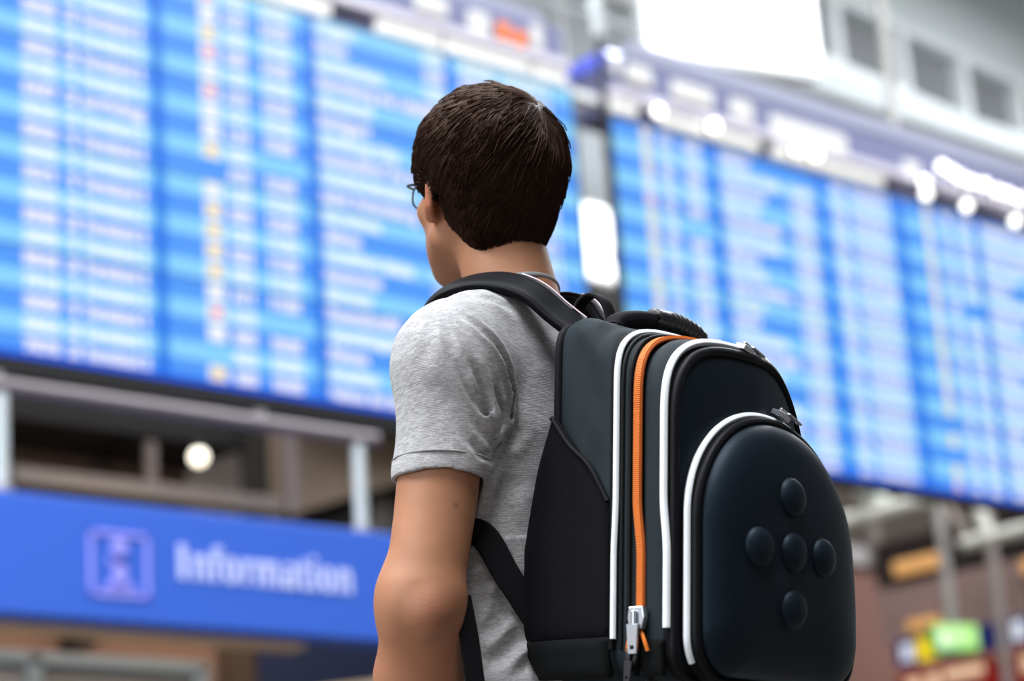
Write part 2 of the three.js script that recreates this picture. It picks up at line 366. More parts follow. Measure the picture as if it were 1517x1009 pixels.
// bare lamps clipped along the header of the right board
const bulbMat = new THREE.MeshStandardMaterial({ color: 0xffffff, emissive: 0xfffaf0, emissiveIntensity: 3.2 });
const LAMPS = [[9.95, 5.98], [10.45, 5.99], [11.24, 6.0], [11.42, 6.0], [12.53, 6.02], [12.56, 5.94], [12.78, 6.19], [12.88, 6.17], [12.98, 6.15], [13.1, 6.14], [13.25, 6.15], [13.4, 6.13], [13.52, 6.13], [13.66, 6.12], [13.01, 5.94], [13.57, 5.93]];
LAMPS.sort((a, b) => a[0] - b[0]);
const ORD = 'first second third fourth fifth sixth seventh eighth ninth tenth eleventh twelfth thirteenth fourteenth fifteenth sixteenth'.split(' ');
let lampProto;
LAMPS.forEach(([x, y], i) => {
  let t;
  if (!lampProto) {
    t = lampProto = thing('header_lamp', '', 'lamp');
    mesh('bulb', new THREE.SphereGeometry(.034, 16, 12), bulbMat, t);
    mesh('holder', merge([new THREE.CylinderGeometry(.02, .028, .05, 12).rotateX(Math.PI / 2).translate(0, 0, -.03)]), std(0x55565c, .4, { metalness: .6 }), t);
  } else { t = lampProto.clone(); t.name = numbered('header_lamp'); scene.add(t); }
  t.position.set(x, y, y > 6.0 && y < 6.1 ? BZ + .1 : BZ + .078);
  tag(t, ORD[i] + ' small glowing lamp from the left along the right board sign band', 'lamp', 'small lamps along the right sign band');
});

// dark post at the left end of the right board
const post = thing('board_post', 'dark vertical post in the gap between the two flight boards', 'post', [9.558, 4.3, BZ]);
mesh('shaft', span(-.014, .014, -.5, 2.1, -.014, .014, .006), std(0x1a1c26, .5), post);
mesh('hanger', span(-.035, .035, 2.1, 7.28, -.03, .03, .01), std(0xc4c9ca, .5), post);
mesh('cable_clamp', merge([.05, .35, .7, 1.0, 1.35].map((y) => box(.034, .09, .04, -.006, y, 0, .012))), std(0x22242e, .5), post);
// white stay between the boards and a hanging light box behind the gap
tag(mesh('white_stay', span(9.25, 9.6, 5.965, 6.03, -9.38, -9.32, .01), std(0xf6f6f6, .5)), 'short white bar bridging the gap between both boards at the top', 'bar');
const lb = thing('light_box', 'bright white hanging light box seen in the gap between the boards', 'light box', [13.2, 6.5, -13]);
mesh('housing', merge([span(-.3, .3, -.03, .66, -.1, -.02), box(.02, 2.1, .02, -.2, 1.7, -.06), box(.02, 2.1, .02, .2, 1.7, -.06)]), std(0xd8d8d8, .5), lb);
mesh('diffuser', span(-.27, .27, 0, .63, -.02, .01, .02), new THREE.MeshStandardMaterial({ color: 0xffffff, emissive: 0xffffff, emissiveIntensity: 2.2 }), lb);

// ------------------------------------------------------------------ rail, hangers and information sign
const steel = std(0xa7a3aa, .4, { metalness: .3 });
const rail = thing('support_rail', 'grey metal rail running under the left flight board', 'rail', [6.4, 3.65, BZ]);
mesh('tube', bar(V(-3.1, 0, 0), V(1.25, 0, 0), .038, 16), std(0x857c80, .45, { metalness: .3 }), rail);
mesh('bracket', merge([-2.5, -1, .5].map((x) => box(.05, .05, .05, x, .035, 0))), steel, rail);
const hangers = [[5.43, 'pale hanger post of the information sign at the left picture edge'], [7.53, 'pale hanger post of the information sign beside the man\'s sleeve']];
for (const [x, l] of hangers) {
  const t = thing('hanger_post', l, 'post', [x, 3.15, BZ], 0, 'hanger posts of the information sign');
  mesh('shaft', bar(V(0, 0, 0), V(0, .46, 0), .034, 16), std(0xc3cccf, .4, { metalness: .2 }), t);
  mesh('foot', new THREE.CylinderGeometry(.05, .05, .03, 16).translate(0, .01, 0), steel, t);
}
const font = await new FontLoader().loadAsync('fonts/droid/droid_sans_bold.typeface.json');
const sign = thing('information_sign', 'long blue hanging sign reading Information with a framed letter i', 'sign', [6.4, 2.575, BZ]);
mesh('panel', span(-3.2, 1.75, 0, .565, -.12, .06, .012), new THREE.MeshStandardMaterial({ color: 0x3563cc, roughness: .5, emissive: 0x3566e2, emissiveIntensity: .05 }), sign);
mesh('wood_edge', span(-3.2, .83, -.03, .03, -.24, -.12, .006), std(0xf2d0a4, .6), sign);
const letterMat = new THREE.MeshStandardMaterial({ color: 0xc4ccf4, roughness: .5, emissive: 0xccd4ff, emissiveIntensity: .1 });
const iconMat = new THREE.MeshStandardMaterial({ color: 0x9a98ee, roughness: .5, emissive: 0x8890f0, emissiveIntensity: .1 });
{
  const g = new TextGeometry('nformation', { font, size: .165, depth: .01, curveSegments: 4 }); g.computeBoundingBox();
  const w = g.boundingBox.max.x - g.boundingBox.min.x; g.scale(.965 / w, 1, 1); g.translate(6.415 - 6.4, .228, .058);
  mesh('lettering', span(6.35 - 6.4, 6.388 - 6.4, .228, .396, .055, .068), letterMat, sign);
  mesh('lettering', g, letterMat, sign);
  const fx = 6.015 - 6.4, fy = .27, hw = .165, hh = .155;
  mesh('icon_frame', merge([span(fx - hw, fx + hw, fy + hh - .02, fy + hh, .055, .068), span(fx - hw, fx + hw, fy - hh, fy - hh + .02, .055, .068), span(fx - hw, fx - hw + .02, fy - hh, fy + hh, .055, .068), span(fx + hw - .02, fx + hw, fy - hh, fy + hh, .055, .068)]), iconMat, sign);
  mesh('icon_letter', merge([new THREE.CylinderGeometry(.044, .044, .012, 20).rotateX(Math.PI / 2).translate(fx, fy + .085, .062), span(fx - .062, fx + .036, fy + .0, fy + .03, .055, .068), span(fx - .036, fx + .036, fy - .11, fy + .03, .055, .068), span(fx - .08, fx + .08, fy - .122, fy - .09, .055, .068)]), iconMat, sign);
}

// ------------------------------------------------------------------ dark gallery behind the left board
const darkBrown = std(0x120e0d, .9), midBrown = std(0x55443c, .85);
tag(mesh('gallery_soffit', span(6.2, 9.9, 4.8, 5.9, -15.2, -13.5), darkBrown), 'dark brown soffit of the gallery behind the left board', 'soffit');
const ledge = thing('gallery_beam', 'grey horizontal beam under the dark soffit above the blue sign', 'beam', [8.6, 4.2, -13]);
mesh('beam_body', span(-2.2, 1.2, 0, .11, -.1, .05, .01), std(0x6b615e, .6), ledge);
mesh('stub', span(.1, .17, .05, .4, -.04, .02, .01), std(0x625856, .6), ledge);
mesh('end_post', span(1.26, 1.35, .0, .6, -.05, .02, .01), std(0x6f6464, .6), ledge);
tag(mesh('gallery_wall', span(6.2, 9.85, 2.6, 4.78, -14.4, -14.2), std(0x5e4c44, .85)), 'brown wall strip below the grey gallery beam', 'wall panel');
{
  const s = new THREE.Shape([[0, 0], [1.85, .62], [1.85, .86], [0, .86]].map((p) => new THREE.Vector2(...p)));
  tag(mesh('stair_flank', new THREE.ExtrudeGeometry(s, { depth: .15, bevelEnabled: false }).translate(10.0, 4.25, -13.38), std(0x7a6a5b, .8)), 'beige sloping stair flank beside the pale hanger post', 'stair flank');
  tag(mesh('gallery_partition', span(9.9, 14.15, 2.6, 5.3, -13.6, -13.42), std(0x2f2c28, .85)), 'dark partition below the beige stair flank', 'partition');
  tag(mesh('partition_rib', span(10.93, 11.12, 2.6, 4.8, -13.42, -13.39), std(0x504b45, .8)), 'grey upright rib on the dark partition by the stair flank', 'rib');
  tag(mesh('wood_soffit', span(9.95, 11.7, 5.12, 5.22, -13.41, -12.7, .01), std(0xb0743a, .6)), 'orange wood soffit strip under the left board by the man\'s sleeve', 'soffit');
}
const pend = thing('pendant_lamp', 'round glowing pendant lamp under the left flight board', 'lamp', [8.42, 4.24, -12]);
mesh('globe', new THREE.SphereGeometry(.055, 20, 14), new THREE.MeshStandardMaterial({ color: 0xffffff, emissive: 0xfff3d8, emissiveIntensity: 3 }), pend);
mesh('cord', bar(V(0, .05, 0), V(0, 5.0, 0), .006, 6), std(0x111111, .6), pend);
mesh('cap', new THREE.CylinderGeometry(.02, .03, .05, 12).translate(0, .07, 0), std(0x222222, .5), pend);
{ const l = new THREE.PointLight(0xffe9c4, 1.5, 0, 2); l.position.set(8.42, 4.24, -12); l.castShadow = true; scene.add(l); }

// shop front under the sign
tag(mesh('shop_wall', span(4.5, 8.75, 0, 3.0, -11.6, -11.4), std(0xd8b09a, .8)), 'tan shop wall below the blue information sign', 'wall panel');
{
  const t = thing('unseen_shop_light', 'unseen warm light strip behind the blue information sign, lighting the shop front', 'lamp', [7.3, 2.98, -10.15]);  // strip out of view, placed to light the shop wall and window
  mesh('housing', box(3, .05, .1, 0, .035, 0), std(0x8a8a8a, .5), t);
  mesh('diffuser', box(2.96, .012, .08, 0, .004, 0), new THREE.MeshStandardMaterial({ color: 0xffffff, emissive: 0xffe6c8, emissiveIntensity: 1.5 }), t);
  mesh('hanger', merge([box(.015, .5, .015, -1.3, .3, 0), box(.015, .5, .015, 1.3, .3, 0)]), std(0x777777, .5), t);
  const l = new THREE.RectAreaLight(0xffe2c2, 13, 2.9, .1); l.position.set(7.3, 2.97, -10.15); l.lookAt(7.3, 1.6, -11.4); l.castShadow = true; scene.add(l);
}
const shopFrame = thing('shop_window', 'grey metal shop window frame at the lower left', 'window', [6.7, 0, -10.5]);
mesh('rail', span(-1.5, .66, 2.58, 2.65, -.06, .02, .01), std(0x7f8b90, .45), shopFrame);
for (const [a, b] of [[-.43, -.34], [.6, .68], [-1.5, -1.42]]) mesh('mullion', span(a, b, 0, 2.64, -.06, .02, .01), std(0x7f8b90, .45), shopFrame);
mesh('glass_panel', span(-.34, .6, .05, 2.58, -.03, -.02), std(0x7d7b76, .25), shopFrame);
mesh('glass_panel', span(-1.42, -.43, .05, 2.58, -.03, -.02), std(0x8a8886, .25), shopFrame);
mesh('lintel', span(-1.6, .8, 2.65, 2.78, -.5, -.1), std(0x8a6a5a, .7), shopFrame);
tag(mesh('sensor_box', span(6.52, 6.68, 2.70, 2.81, -10.59, -10.47, .012), std(0x1a0f0e, .6)), 'small dark box above the grey window frame', 'sensor');
tag(mesh('navy_panel', span(8.2, 9.6, 0, 2.98, -11.3, -11.15), std(0x1d2b55, .6)), 'navy blue panel beside the man\'s elbow under the sign', 'panel');
tag(mesh('brown_post', span(8.02, 8.2, 0, 2.95, -11.32, -11.16), std(0x5b4632, .7)), 'narrow brown post beside the navy panel', 'post');
{
  const s = new THREE.Shape([[0, -.4], [.9, -.4], [.9, .13], [0, .0]].map((p) => new THREE.Vector2(...p)));
  tag(mesh('cream_counter', new THREE.ExtrudeGeometry(s, { depth: .12, bevelEnabled: false }).translate(8.35, 2.6, -10.9), std(0xf0e2c4, .6)), 'cream sloping panel end beside the man\'s elbow', 'panel');
}

// ------------------------------------------------------------------ right side under the right board
const cream = std(0xf2f1e4, .6);
function beamThing(name, pts, r, mat, label, cat, group) {
  const a = V(...pts[0]), t = thing(name, label, cat, pts[0], 0, group);
  mesh('bar', merge(pts.slice(1).map((p, i) => bar(V(...pts[i]).sub(a), V(...p).sub(a), r, 14))), mat, t);
  return t;
}
beamThing('truss_beam', [[15.3, 4.56, -13.3], [15.3, 4.56, -11.45]], .065, cream, 'cream truss beam under the right board next to the backpack', 'beam');
tag(mesh('truss_lamp', merge([new THREE.SphereGeometry(.1, 16, 12).scale(1.5, .8, 1).translate(15.28, 4.74, -12.15), bar(V(15.28, 4.74, -12.15), V(15.3, 4.62, -12.0), .05)]), std(0xeff6ec, .5)), 'pale rounded spotlight head on the cream truss beam', 'spotlight');
beamThing('truss_beam', [[15.8, 4.25, -11.65], [15.8, 4.25, -9.9]], .06, cream, 'cream truss beam under the right board at the right edge', 'beam');
beamThing('truss_strut', [[15.8, 4.3, -11.4], [15.8, 4.55, -11.46]], .05, cream, 'short upright cream strut on the right truss beam', 'strut');
beamThing('truss_strut', [[15.8, 4.72, -11.85], [15.8, 4.3, -11.6]], .04, std(0x8a7c74, .6), 'slanting brown grey strut left of the right truss beam', 'strut');
beamThing('sign_pole', [[16.0, 11.58, -12], [15.99, 3.65, -12]], .045, std(0xb9b5b0, .4), 'pale pole from which the green exit sign hangs', 'pole');
beamThing('support_pole', [[16.53, 4.7, -11.9], [16.53, 0, -11.9]], .05, std(0x9d938e, .5), 'grey support pole right of the green exit sign', 'pole');
beamThing('support_pole', [[17.4, 9.24, -13.85], [17.4, 4.6, -13.85]], .07, std(0x7a706a, .6), 'dim grey upright post behind the exit sign pole', 'pole');
const exit = thing('exit_sign', 'glowing green exit sign hanging from a pole at the lower right', 'sign', [15.99, 3.395, -12], R(-22));
mesh('case', span(-.22, .22, 0, .25, -.05, .05, .03), new THREE.MeshStandardMaterial({ color: 0x1c9a48, roughness: .5, emissive: 0x18a040, emissiveIntensity: .35 }), exit);
mesh('lit_face', span(-.2, .2, .035, .24, .045, .056, .01), new THREE.MeshStandardMaterial({ color: 0xb6e884, roughness: .5, emissive: 0xa8e878, emissiveIntensity: .55 }), exit);
const signWhite = new THREE.MeshStandardMaterial({ color: 0xf2fff0, emissive: 0xf0ffe8, emissiveIntensity: .4 });
mesh('running_figure', merge([new THREE.SphereGeometry(.021, 14, 10).scale(1, 1, .3).translate(.018, .198, .06), bar(V(.014, .185, .06), V(-.02, .12, .06), .014, 8), bar(V(-.02, .12, .06), V(.04, .06, .06), .011, 8), bar(V(-.02, .12, .06), V(-.07, .07, .06), .011, 8), bar(V(.0, .165, .06), V(.05, .14, .06), .009, 8)]), signWhite, exit);
mesh('door_symbol', span(-.17, -.1, .05, .2, .056, .062), signWhite, exit);
mesh('arrow_shaft', span(.1, .17, .12, .14, .056, .062), signWhite, exit);
// back wall pieces
tag(mesh('gallery_slab', span(14.4, 22.5, 4.86, 5.05, -15.2, -14.8, .01), std(0xb4b0ae, .6)), 'grey concrete slab edge behind the exit sign pole', 'slab');
tag(mesh('gallery_wall_upper', span(14.4, 24, 5.05, 7.4, -15.6, -15.4), std(0x50453d, .85)), 'dark brown wall above the grey slab edge under the right board', 'wall panel');
tag(mesh('gallery_wall_lower', span(14.2, 24, 0, 4.9, -15.6, -15.4), std(0x9a8076, .85)), 'brown pink wall below the grey slab edge on the right', 'wall panel');
tag(mesh('brown_pillar', span(17.6, 18.6, 0, 4.72, -15.2, -14.6), std(0x8a6458, .8)), 'reddish brown pillar next to the backpack on the right', 'pillar');
tag(mesh('grey_pillar', span(18.62, 19.1, 0, 4.8, -15.1, -14.7), std(0x94867c, .8)), 'grey brown pillar left of the blue direction sign', 'pillar');
// red shop fascia and blue direction sign, at right angles to the boards
const fascia = thing('shop_fascia', 'red shop fascia with pale lettering blocks at the lower right corner', 'shop sign', [17, 0, -12.2]);
mesh('panel', span(.02, .2, 2.7, 3.47, -1.25, 1.2), std(0xa8140c, .5), fascia);
mesh('trim', span(.0, .2, 3.47, 3.54, -1.25, 1.2), std(0xc07a60, .5), fascia);
for (const [z, w, h, y] of [[-1.06, .15, .13, 3.36], [-.84, .12, .14, 3.37], [-.5, .42, .09, 3.4], [.18, .1, .16, 3.37], [.5, .2, .16, 3.37]]) mesh('lettering_block', span(-.01, .03, y - h / 2, y + h / 2, z - w / 2, z + w / 2, .012), new THREE.MeshStandardMaterial({ color: 0xf6d2b0, emissive: 0xf6cfa8, emissiveIntensity: .45 }), fascia);
const dir = thing('direction_sign', 'dark blue direction sign with white and yellow symbols above the red fascia', 'sign', [17, 3.54, -12.2]);
mesh('panel', span(0, .16, 0, .245, -1.22, 1.2), std(0x15277c, .5), dir);
for (const [z, w, h, c] of [[-1.09, .12, .15, 0xe8ecfa], [-.86, .24, .21, 0xffdc10], [.14, .12, .17, 0xf2f6ff], [.36, .13, .14, 0xf2f6ff]]) mesh('symbol_plate', span(-.012, .01, .13 - h / 2, .13 + h / 2, z - w / 2, z + w / 2, .01), new THREE.MeshStandardMaterial({ color: c, emissive: c, emissiveIntensity: .4 }), dir);
// warm timber ceiling strips receding over the shop
tag(mesh('timber_fascia', span(17.07, 17.35, 4.3, 4.72, -13.6, -10.8), std(0x201412, .8)), 'dark timber fascia strip above the red shop', 'fascia');
tag(mesh('rose_fascia', span(17.07, 17.3, 3.8, 4.3, -13.6, -10.8), std(0x9a7f78, .7)), 'brown pink fascia strip between dark timber and blue direction sign', 'fascia');
for (const [z, w, y, h, l] of [[-13.1, .5, 4.44, .14, 'orange downlight niche left of the exit sign pole'], [-13.1, .35, 3.9, .1, 'small cream glowing niche above the yellow symbol'], [-11.7, .5, 4.2, .14, 'orange downlight niche at the right edge']]) {
  tag(mesh('warm_light_niche', span(16.99, 17.0704, y - h / 2, y + h / 2, z - w / 2, z + w / 2, .02), new THREE.MeshStandardMaterial({ color: 0xe8b070, emissive: 0xeaa860, emissiveIntensity: .3 })), l, 'light niche');
}

// ------------------------------------------------------------------ clerestory band and bright panel at the top right
const cl = new THREE.Group(); cl.name = 'clerestory_window'; cl.position.set(17.625, 9.7, -13.8); cl.rotation.y = R(5.5); scene.add(cl);
tag(cl, 'white framed clerestory window band with grey panes under the ceiling at top right', 'window');
mesh('sill', span(-8, 9, -.32, 0, -.2, .12, .02), std(0xf2f6f6, .6), cl);
mesh('head', span(-8, 9, .72, .84, -.2, .04, .02), white, cl);
for (let k = -2; k < 7; k++) {
  mesh('mullion', span(1.21 * k - .06, 1.21 * k + .06, 0, .72, -.16, .04, .015), std(0xf2f6f6, .6), cl);
  mesh('pane', span(1.21 * k + .06, 1.21 * k + 1.15, 0, .72, -.14, -.12), std(0x86888a, .3), cl);
}
mesh('wall_above', span(-8, 9, .84, 1.88, -.2, 0), std(0xd8dede, .8), cl);
const wp = new THREE.Group(); wp.name = 'bright_panel'; wp.position.set(12.915, 8.1, -12); wp.rotation.y = R(-16.5); scene.add(wp);
tag(wp, 'large glaring white light panel hanging at the top of the hall', 'light panel');
mesh('diffuser', span(0, 1.62, 0, 1.5, -.03, .02, .03), new THREE.MeshStandardMaterial({ color: 0xffffff, emissive: 0xffffff, emissiveIntensity: 1.5 }), wp);
mesh('housing', merge([span(-.03, 1.65, -.03, 1.53, -.16, -.03), box(.03, 1.94, .03, .2, 2.5, -.08), box(.03, 1.94, .03, 1.4, 2.5, -.08)]), white, wp);
{ const l = new THREE.RectAreaLight(0xffffff, 8, 1.6, 1.5); const c = V(.81, .75, .04); wp.updateMatrixWorld(); l.position.copy(c.clone().applyMatrix4(wp.matrixWorld)); l.lookAt(c.clone().add(V(0, 0, 2)).applyMatrix4(wp.matrixWorld)); l.castShadow = true; scene.add(l); }

// ================================================================== the man
const BODY = thing('person', 'man in grey T-shirt and glasses, seen from behind with his head tilted up', 'person', [1.936, 0, -2.099], R(10));
BODY.updateMatrixWorld();
const SH = [-.161, 1.402, .05], EL = [-.206, 1.112, .026];
const WR = [EL[0] + .26 * .33, EL[1] - .26 * .82, EL[2] - .26 * .46];
const TR = [[.80, .155, .110], [.92, .157, .112], [1.02, .148, .102], [1.12, .142, .096], [1.24, .149, .098], [1.33, .154, .099], [1.40, .150, .092], [1.47, .115, .078], [1.6, .06, .05]];
function torso(x, y, z) {
  const X = Math.abs(x), k = Math.max(0, TR.findIndex((q) => q[0] > y) - 1), A = TR[y > 1.6 ? TR.length - 2 : k], B = TR[y > 1.6 ? TR.length - 1 : k + 1];
  let t = THREE.MathUtils.clamp((y - A[0]) / (B[0] - A[0]), 0, 1); t = t * t * (3 - 2 * t) * .5 + t * .5;
  const rx = A[1] + (B[1] - A[1]) * t, rz = A[2] + (B[2] - A[2]) * t, zc = z - .008 - .012 * THREE.MathUtils.smoothstep(y, 1.2, 1.4);
  const k0 = Math.hypot(x / rx, zc / rz), k1 = Math.hypot(x / rx ** 2, zc / rz ** 2);
  let d = k1 < 1e-9 ? -rz : k0 * (k0 - 1) / k1;
  d = smax(smax(d, y - 1.46, .05), .84 - y, .04);
  d = smin(d, cap(X, y, z, [0, 1.497, .022], [.15, 1.434, .042], .047, .049), .05);
  return smin(d, len3(X - .168, y - 1.403, z - .05) - .053, .035);
}
const neckF = (x, y, z) => cap(x, y, z, [0, 1.46, .04], [.002, 1.65, .0], .060, .055);
// head frame: origin at ear level, facing -z
const HEAD = new THREE.Matrix4().makeTranslation(.005, 1.677, -.010).multiply(new THREE.Matrix4().makeRotationFromEuler(new THREE.Euler(R(16), R(-28), 0, 'YXZ')));
const HI = HEAD.clone().invert().elements;
const toHead = (x, y, z) => [HI[0] * x + HI[4] * y + HI[8] * z + HI[12], HI[1] * x + HI[5] * y + HI[9] * z + HI[13], HI[2] * x + HI[6] * y + HI[10] * z + HI[14]];
function headF(x, y, z) {
  const X = Math.abs(x);
  let d = ell(x, y, z, [0, .035, .012], [.076, .09, .096]);
  d = smin(d, ell(x, y, z, [0, -.028, -.04], [.063, .078, .06]), .03);
  d = smin(d, cap(X, y, z, [.054, -.058, -.004], [.016, -.094, -.074], .018, .019), .03);
  d = smin(d, cap(X, y, z, [0, -.055, -.03], [0, -.088, -.066], .034, .022), .03);
  d = smin(d, cap(x, y, z, [0, .008, -.098], [0, -.036, -.114], .009, .013), .014);       // nose
  d = smin(d, cap(X, y, z, [.008, -.038, -.106], [.013, -.038, -.1], .007), .008);
  d = smin(d, cap(X, y, z, [.012, .024, -.094], [.045, .022, -.078], .009), .016);         // brow
  d = smin(d, ell(X, y, z, [.046, -.02, -.066], [.02, .016, .02]), .02);                   // cheek
  d = smax(d, -ell(X, y, z, [.032, .004, -.1], [.017, .011, .014]), .01);                  // eye socket
  d = smin(d, cap(X, y, z, [0, -.062, -.1], [.017, -.063, -.092], .006), .006);            // lips
  d = smin(d, cap(X, y, z, [0, -.071, -.098], [.014, -.07, -.092], .0065), .006);
  // ear: shell with a hollow and a lobe
  const ex = X - (x > 0 ? .066 : .077), ey = y + .008, ez = z - .012, cx = ex * .82 - ez * .57, cz = ex * .57 + ez * .82;
  let e = len3(cx / .8, Math.max(0, Math.abs(ey) - .010), cz * .9) * .9 - .0155;
  e = smax(e, Math.abs(cx - .004) - .0075, .004);
  e = smax(e, -(len3(cx - .014, ey * .75, cz) - .012), .004);
  e = smin(e, len3(ex, ey + .025, ez + .006) - .007, .008);
  return smin(d, e, .006);
}
function headNeck(x, y, z) { const [a, b, c] = toHead(x, y, z); return smax(smin(headF(a, b, c), neckF(x, y, z), .03), 1.475 - y, .004); }
// a hand: palm of four bones, five bent fingers
function handField(w, ax, pn, th, s) {
  const P = (a, b, c) => [w[0] + ax[0] * a + th[0] * b + pn[0] * c, w[1] + ax[1] * a + th[1] * b + pn[1] * c, w[2] + ax[2] * a + th[2] * b + pn[2] * c];
  const bones = [];
  const F = [[.028, .088, .040, .025, .020], [.0095, .092, .044, .029, .022], [-.0095, .088, .041, .027, .021], [-.027, .080, .033, .02, .018]];
  F.forEach(([o, k, l1, l2, l3], i) => {
    const bend = .35 + i * .08, K = P(k, o, 0);
    bones.push([P(.012, o * .55, 0), K, .0135, .0105, 0]);
    let a = k, c = 0, an = bend, prev = K; const rr = [.0092, .0085, .0078, .0068];
    [l1, l2, l3].forEach((l, j) => { a += l * Math.cos(an); c += l * Math.sin(an); const q = P(a, o * (1 + .04 * j), c); bones.push([prev, q, rr[j], rr[j + 1], i + 1]); prev = q; an += .45; });
  });
  const T0 = P(.02, .022, .006), T1 = P(.05, .046, .02), T2 = P(.078, .053, .03), T3 = P(.1, .05, .038);
  bones.push([T0, T1, .015, .0125, 0], [T1, T2, .0108, .0095, 5], [T2, T3, .0095, .0075, 5]);
  return (x, y, z) => {
    let palm = 1; const g = [1, 1, 1, 1, 1, 1];
    for (const [a, b, ra, rb, k] of bones) { const d = cap(x, y, z, a, b, ra, rb); k ? g[k] = Math.min(g[k], d) : palm = smin(palm, d, .012); }
    let d = palm; for (let k = 1; k < 6; k++) d = Math.min(d, smin(g[k], palm, .006));
    return d;
  };
}
const nrm = (v) => { const l = len3(...v); return v.map((q) => q / l); };
const cross = (a, b) => [a[1] * b[2] - a[2] * b[1], a[2] * b[0] - a[0] * b[2], a[0] * b[1] - a[1] * b[0]];
const hAx = nrm([.12, -.92, -.36]), hTh = nrm(cross(cross(hAx, [.3, 0, -1]), hAx)), hPn = nrm(cross(hTh, hAx).map((q) => q)).map((q, i, a) => (a[0] > 0 ? q : -q));
const hand = handField(WR, hAx, hPn, hTh);
const MID = [EL[0] + (WR[0] - EL[0]) * .32, EL[1] + (WR[1] - EL[1]) * .32, EL[2] + (WR[2] - EL[2]) * .32];
function armF(x, y, z) {                                             // left arm; the right one is its mirror
  let d = cap(x, y, z, SH, [EL[0], EL[1] + .03, EL[2]], .0475, .0455);
  d = smin(d, ell(x, y, z, [-.189, 1.24, .034], [.040, .1, .038]), .012);
  d = smin(d, ell(x, y, z, [-.186, 1.29, .05], [.037, .1, .036]), .012);
  d = smin(d, cap(x, y, z, EL, MID, .0410, .0455), .03);
  d = smin(d, ell(x, y, z, [EL[0] - .012, EL[1] + .005, EL[2] - .022], [.03, .05, .03]), .03);
  d = smin(d, cap(x, y, z, MID, WR, .0465, .027), .03);
  d = smin(d, ell(x, y, z, [EL[0] - .023, EL[1] - .008, EL[2] + .024], [.018, .023, .018]), .018);   // point of the elbow
  return smin(d, hand(x, y, z), .02);
}
function legs(x, y, z) {
  const X = Math.abs(x);
  let d = cap(X, y, z, [.085, .9, .01], [.1, .5, -.005], .085, .06);
  return smin(d, cap(X, y, z, [.1, .5, -.005], [.105, .1, .03], .06, .042), .03);
}
function colourBy(g, fn) {
  const p = g.attributes.position, c = new Float32Array(p.count * 3);
  for (let i = 0; i < p.count; i++) { const q = fn(p.getX(i), p.getY(i), p.getZ(i)); c[i * 3] = q[0]; c[i * 3 + 1] = q[1]; c[i * 3 + 2] = q[2]; }
  g.setAttribute('color', new THREE.BufferAttribute(c, 3)); return g;
}
const SKIN = [.37, .172, .094];
function skinColour(x, y, z) {
  const m = 1 + .06 * noise(x * 60, y * 60, z * 60) + .07 * noise(x * 14, y * 14, z * 14);
  let c = [SKIN[0] * m, SKIN[1] * m, SKIN[2] * m];
  const mix = (t, k) => { c = c.map((q, i) => q + (t[i] - q) * k); };
  const e = len3(Math.abs(x) - .243, y - 1.106, z - .061);
  mix([.26, .095, .058], .8 * Math.exp(-((e / .026) ** 2)) * (.75 + .25 * Math.sin(y * 900 + x * 300 + 3 * noise(x * 90, y * 90, z * 90))));
  mix([.34, .135, .07], .4 * Math.exp(-(((y - 1.05) / .06) ** 2)) * (Math.abs(x) > .12 ? 1 : 0));
  const [a, b, d] = toHead(x, y, z);
  if (y > 1.55) {
    mix([.5, .14, .065], .7 * Math.exp(-((len3(Math.abs(a) - .082, b + .008, d - .012) / .026) ** 2)));  // ear redness, with backlight shining through it put into the colour
    if (d < -.05) { mix([.42, .13, .11], .7 * Math.exp(-((len3(a * .5, b + .066, (d + .1) * .5) / .011) ** 2))); }
  }
  for (const [mx, my, mz] of [[-.1772, 1.2436, .0844], [-.2066, 1.2272, .0791]]) if (len3(x - mx, y - my, z - mz) < .0032) mix([.12, .05, .035], .5);
  return c;
}
const skinParts = [];
const headG = nets(headNeck, [-.16, 1.47, -.19], [.16, 1.83, .17], .003);
skinParts.push(headG);
const armG = nets((x, y, z) => smax(armF(x, y, z), y - 1.36, .002), [-.3, .70, -.24], [-.05, 1.38, .14], .0028);
skinParts.push(armG);
{ const g = armG.clone(), p = g.attributes.position, n = g.attributes.normal; for (let i = 0; i < p.count; i++) { p.setX(i, -p.getX(i)); n.setX(i, -n.getX(i)); } const ix = g.index.array; for (let i = 0; i < ix.length; i += 3) { const t = ix[i]; ix[i] = ix[i + 1]; ix[i + 1] = t; } skinParts.push(g); }
skinParts.push(nets((x, y, z) => smin(smax(torso(x, y, z), -10, .01), legs(x, y, z), .05) + .008, [-.26, .06, -.16], [.26, 1.52, .18], .014));
// eyes belong to the body
for (const s of [-1, 1]) {
  const e = new THREE.SphereGeometry(.0115, 16, 12).applyMatrix4(new THREE.Matrix4().copy(HEAD).multiply(new THREE.Matrix4().makeTranslation(s * .031, .003, -.083))); e.deleteAttribute('uv'); skinParts.push(e);
}
skinParts.forEach((g, i) => colourBy(g, i < 4 ? skinColour : (x, y, z) => { const [a, b, c] = toHead(x, y, z); return len3(Math.abs(a) - .031, b - .003) < .0055 ? [.02, .012, .01] : [.75, .73, .7]; }));
BODY.add(shade(Object.assign(new THREE.Mesh(mergeGeometries(skinParts), M.skin), { name: 'body' })));

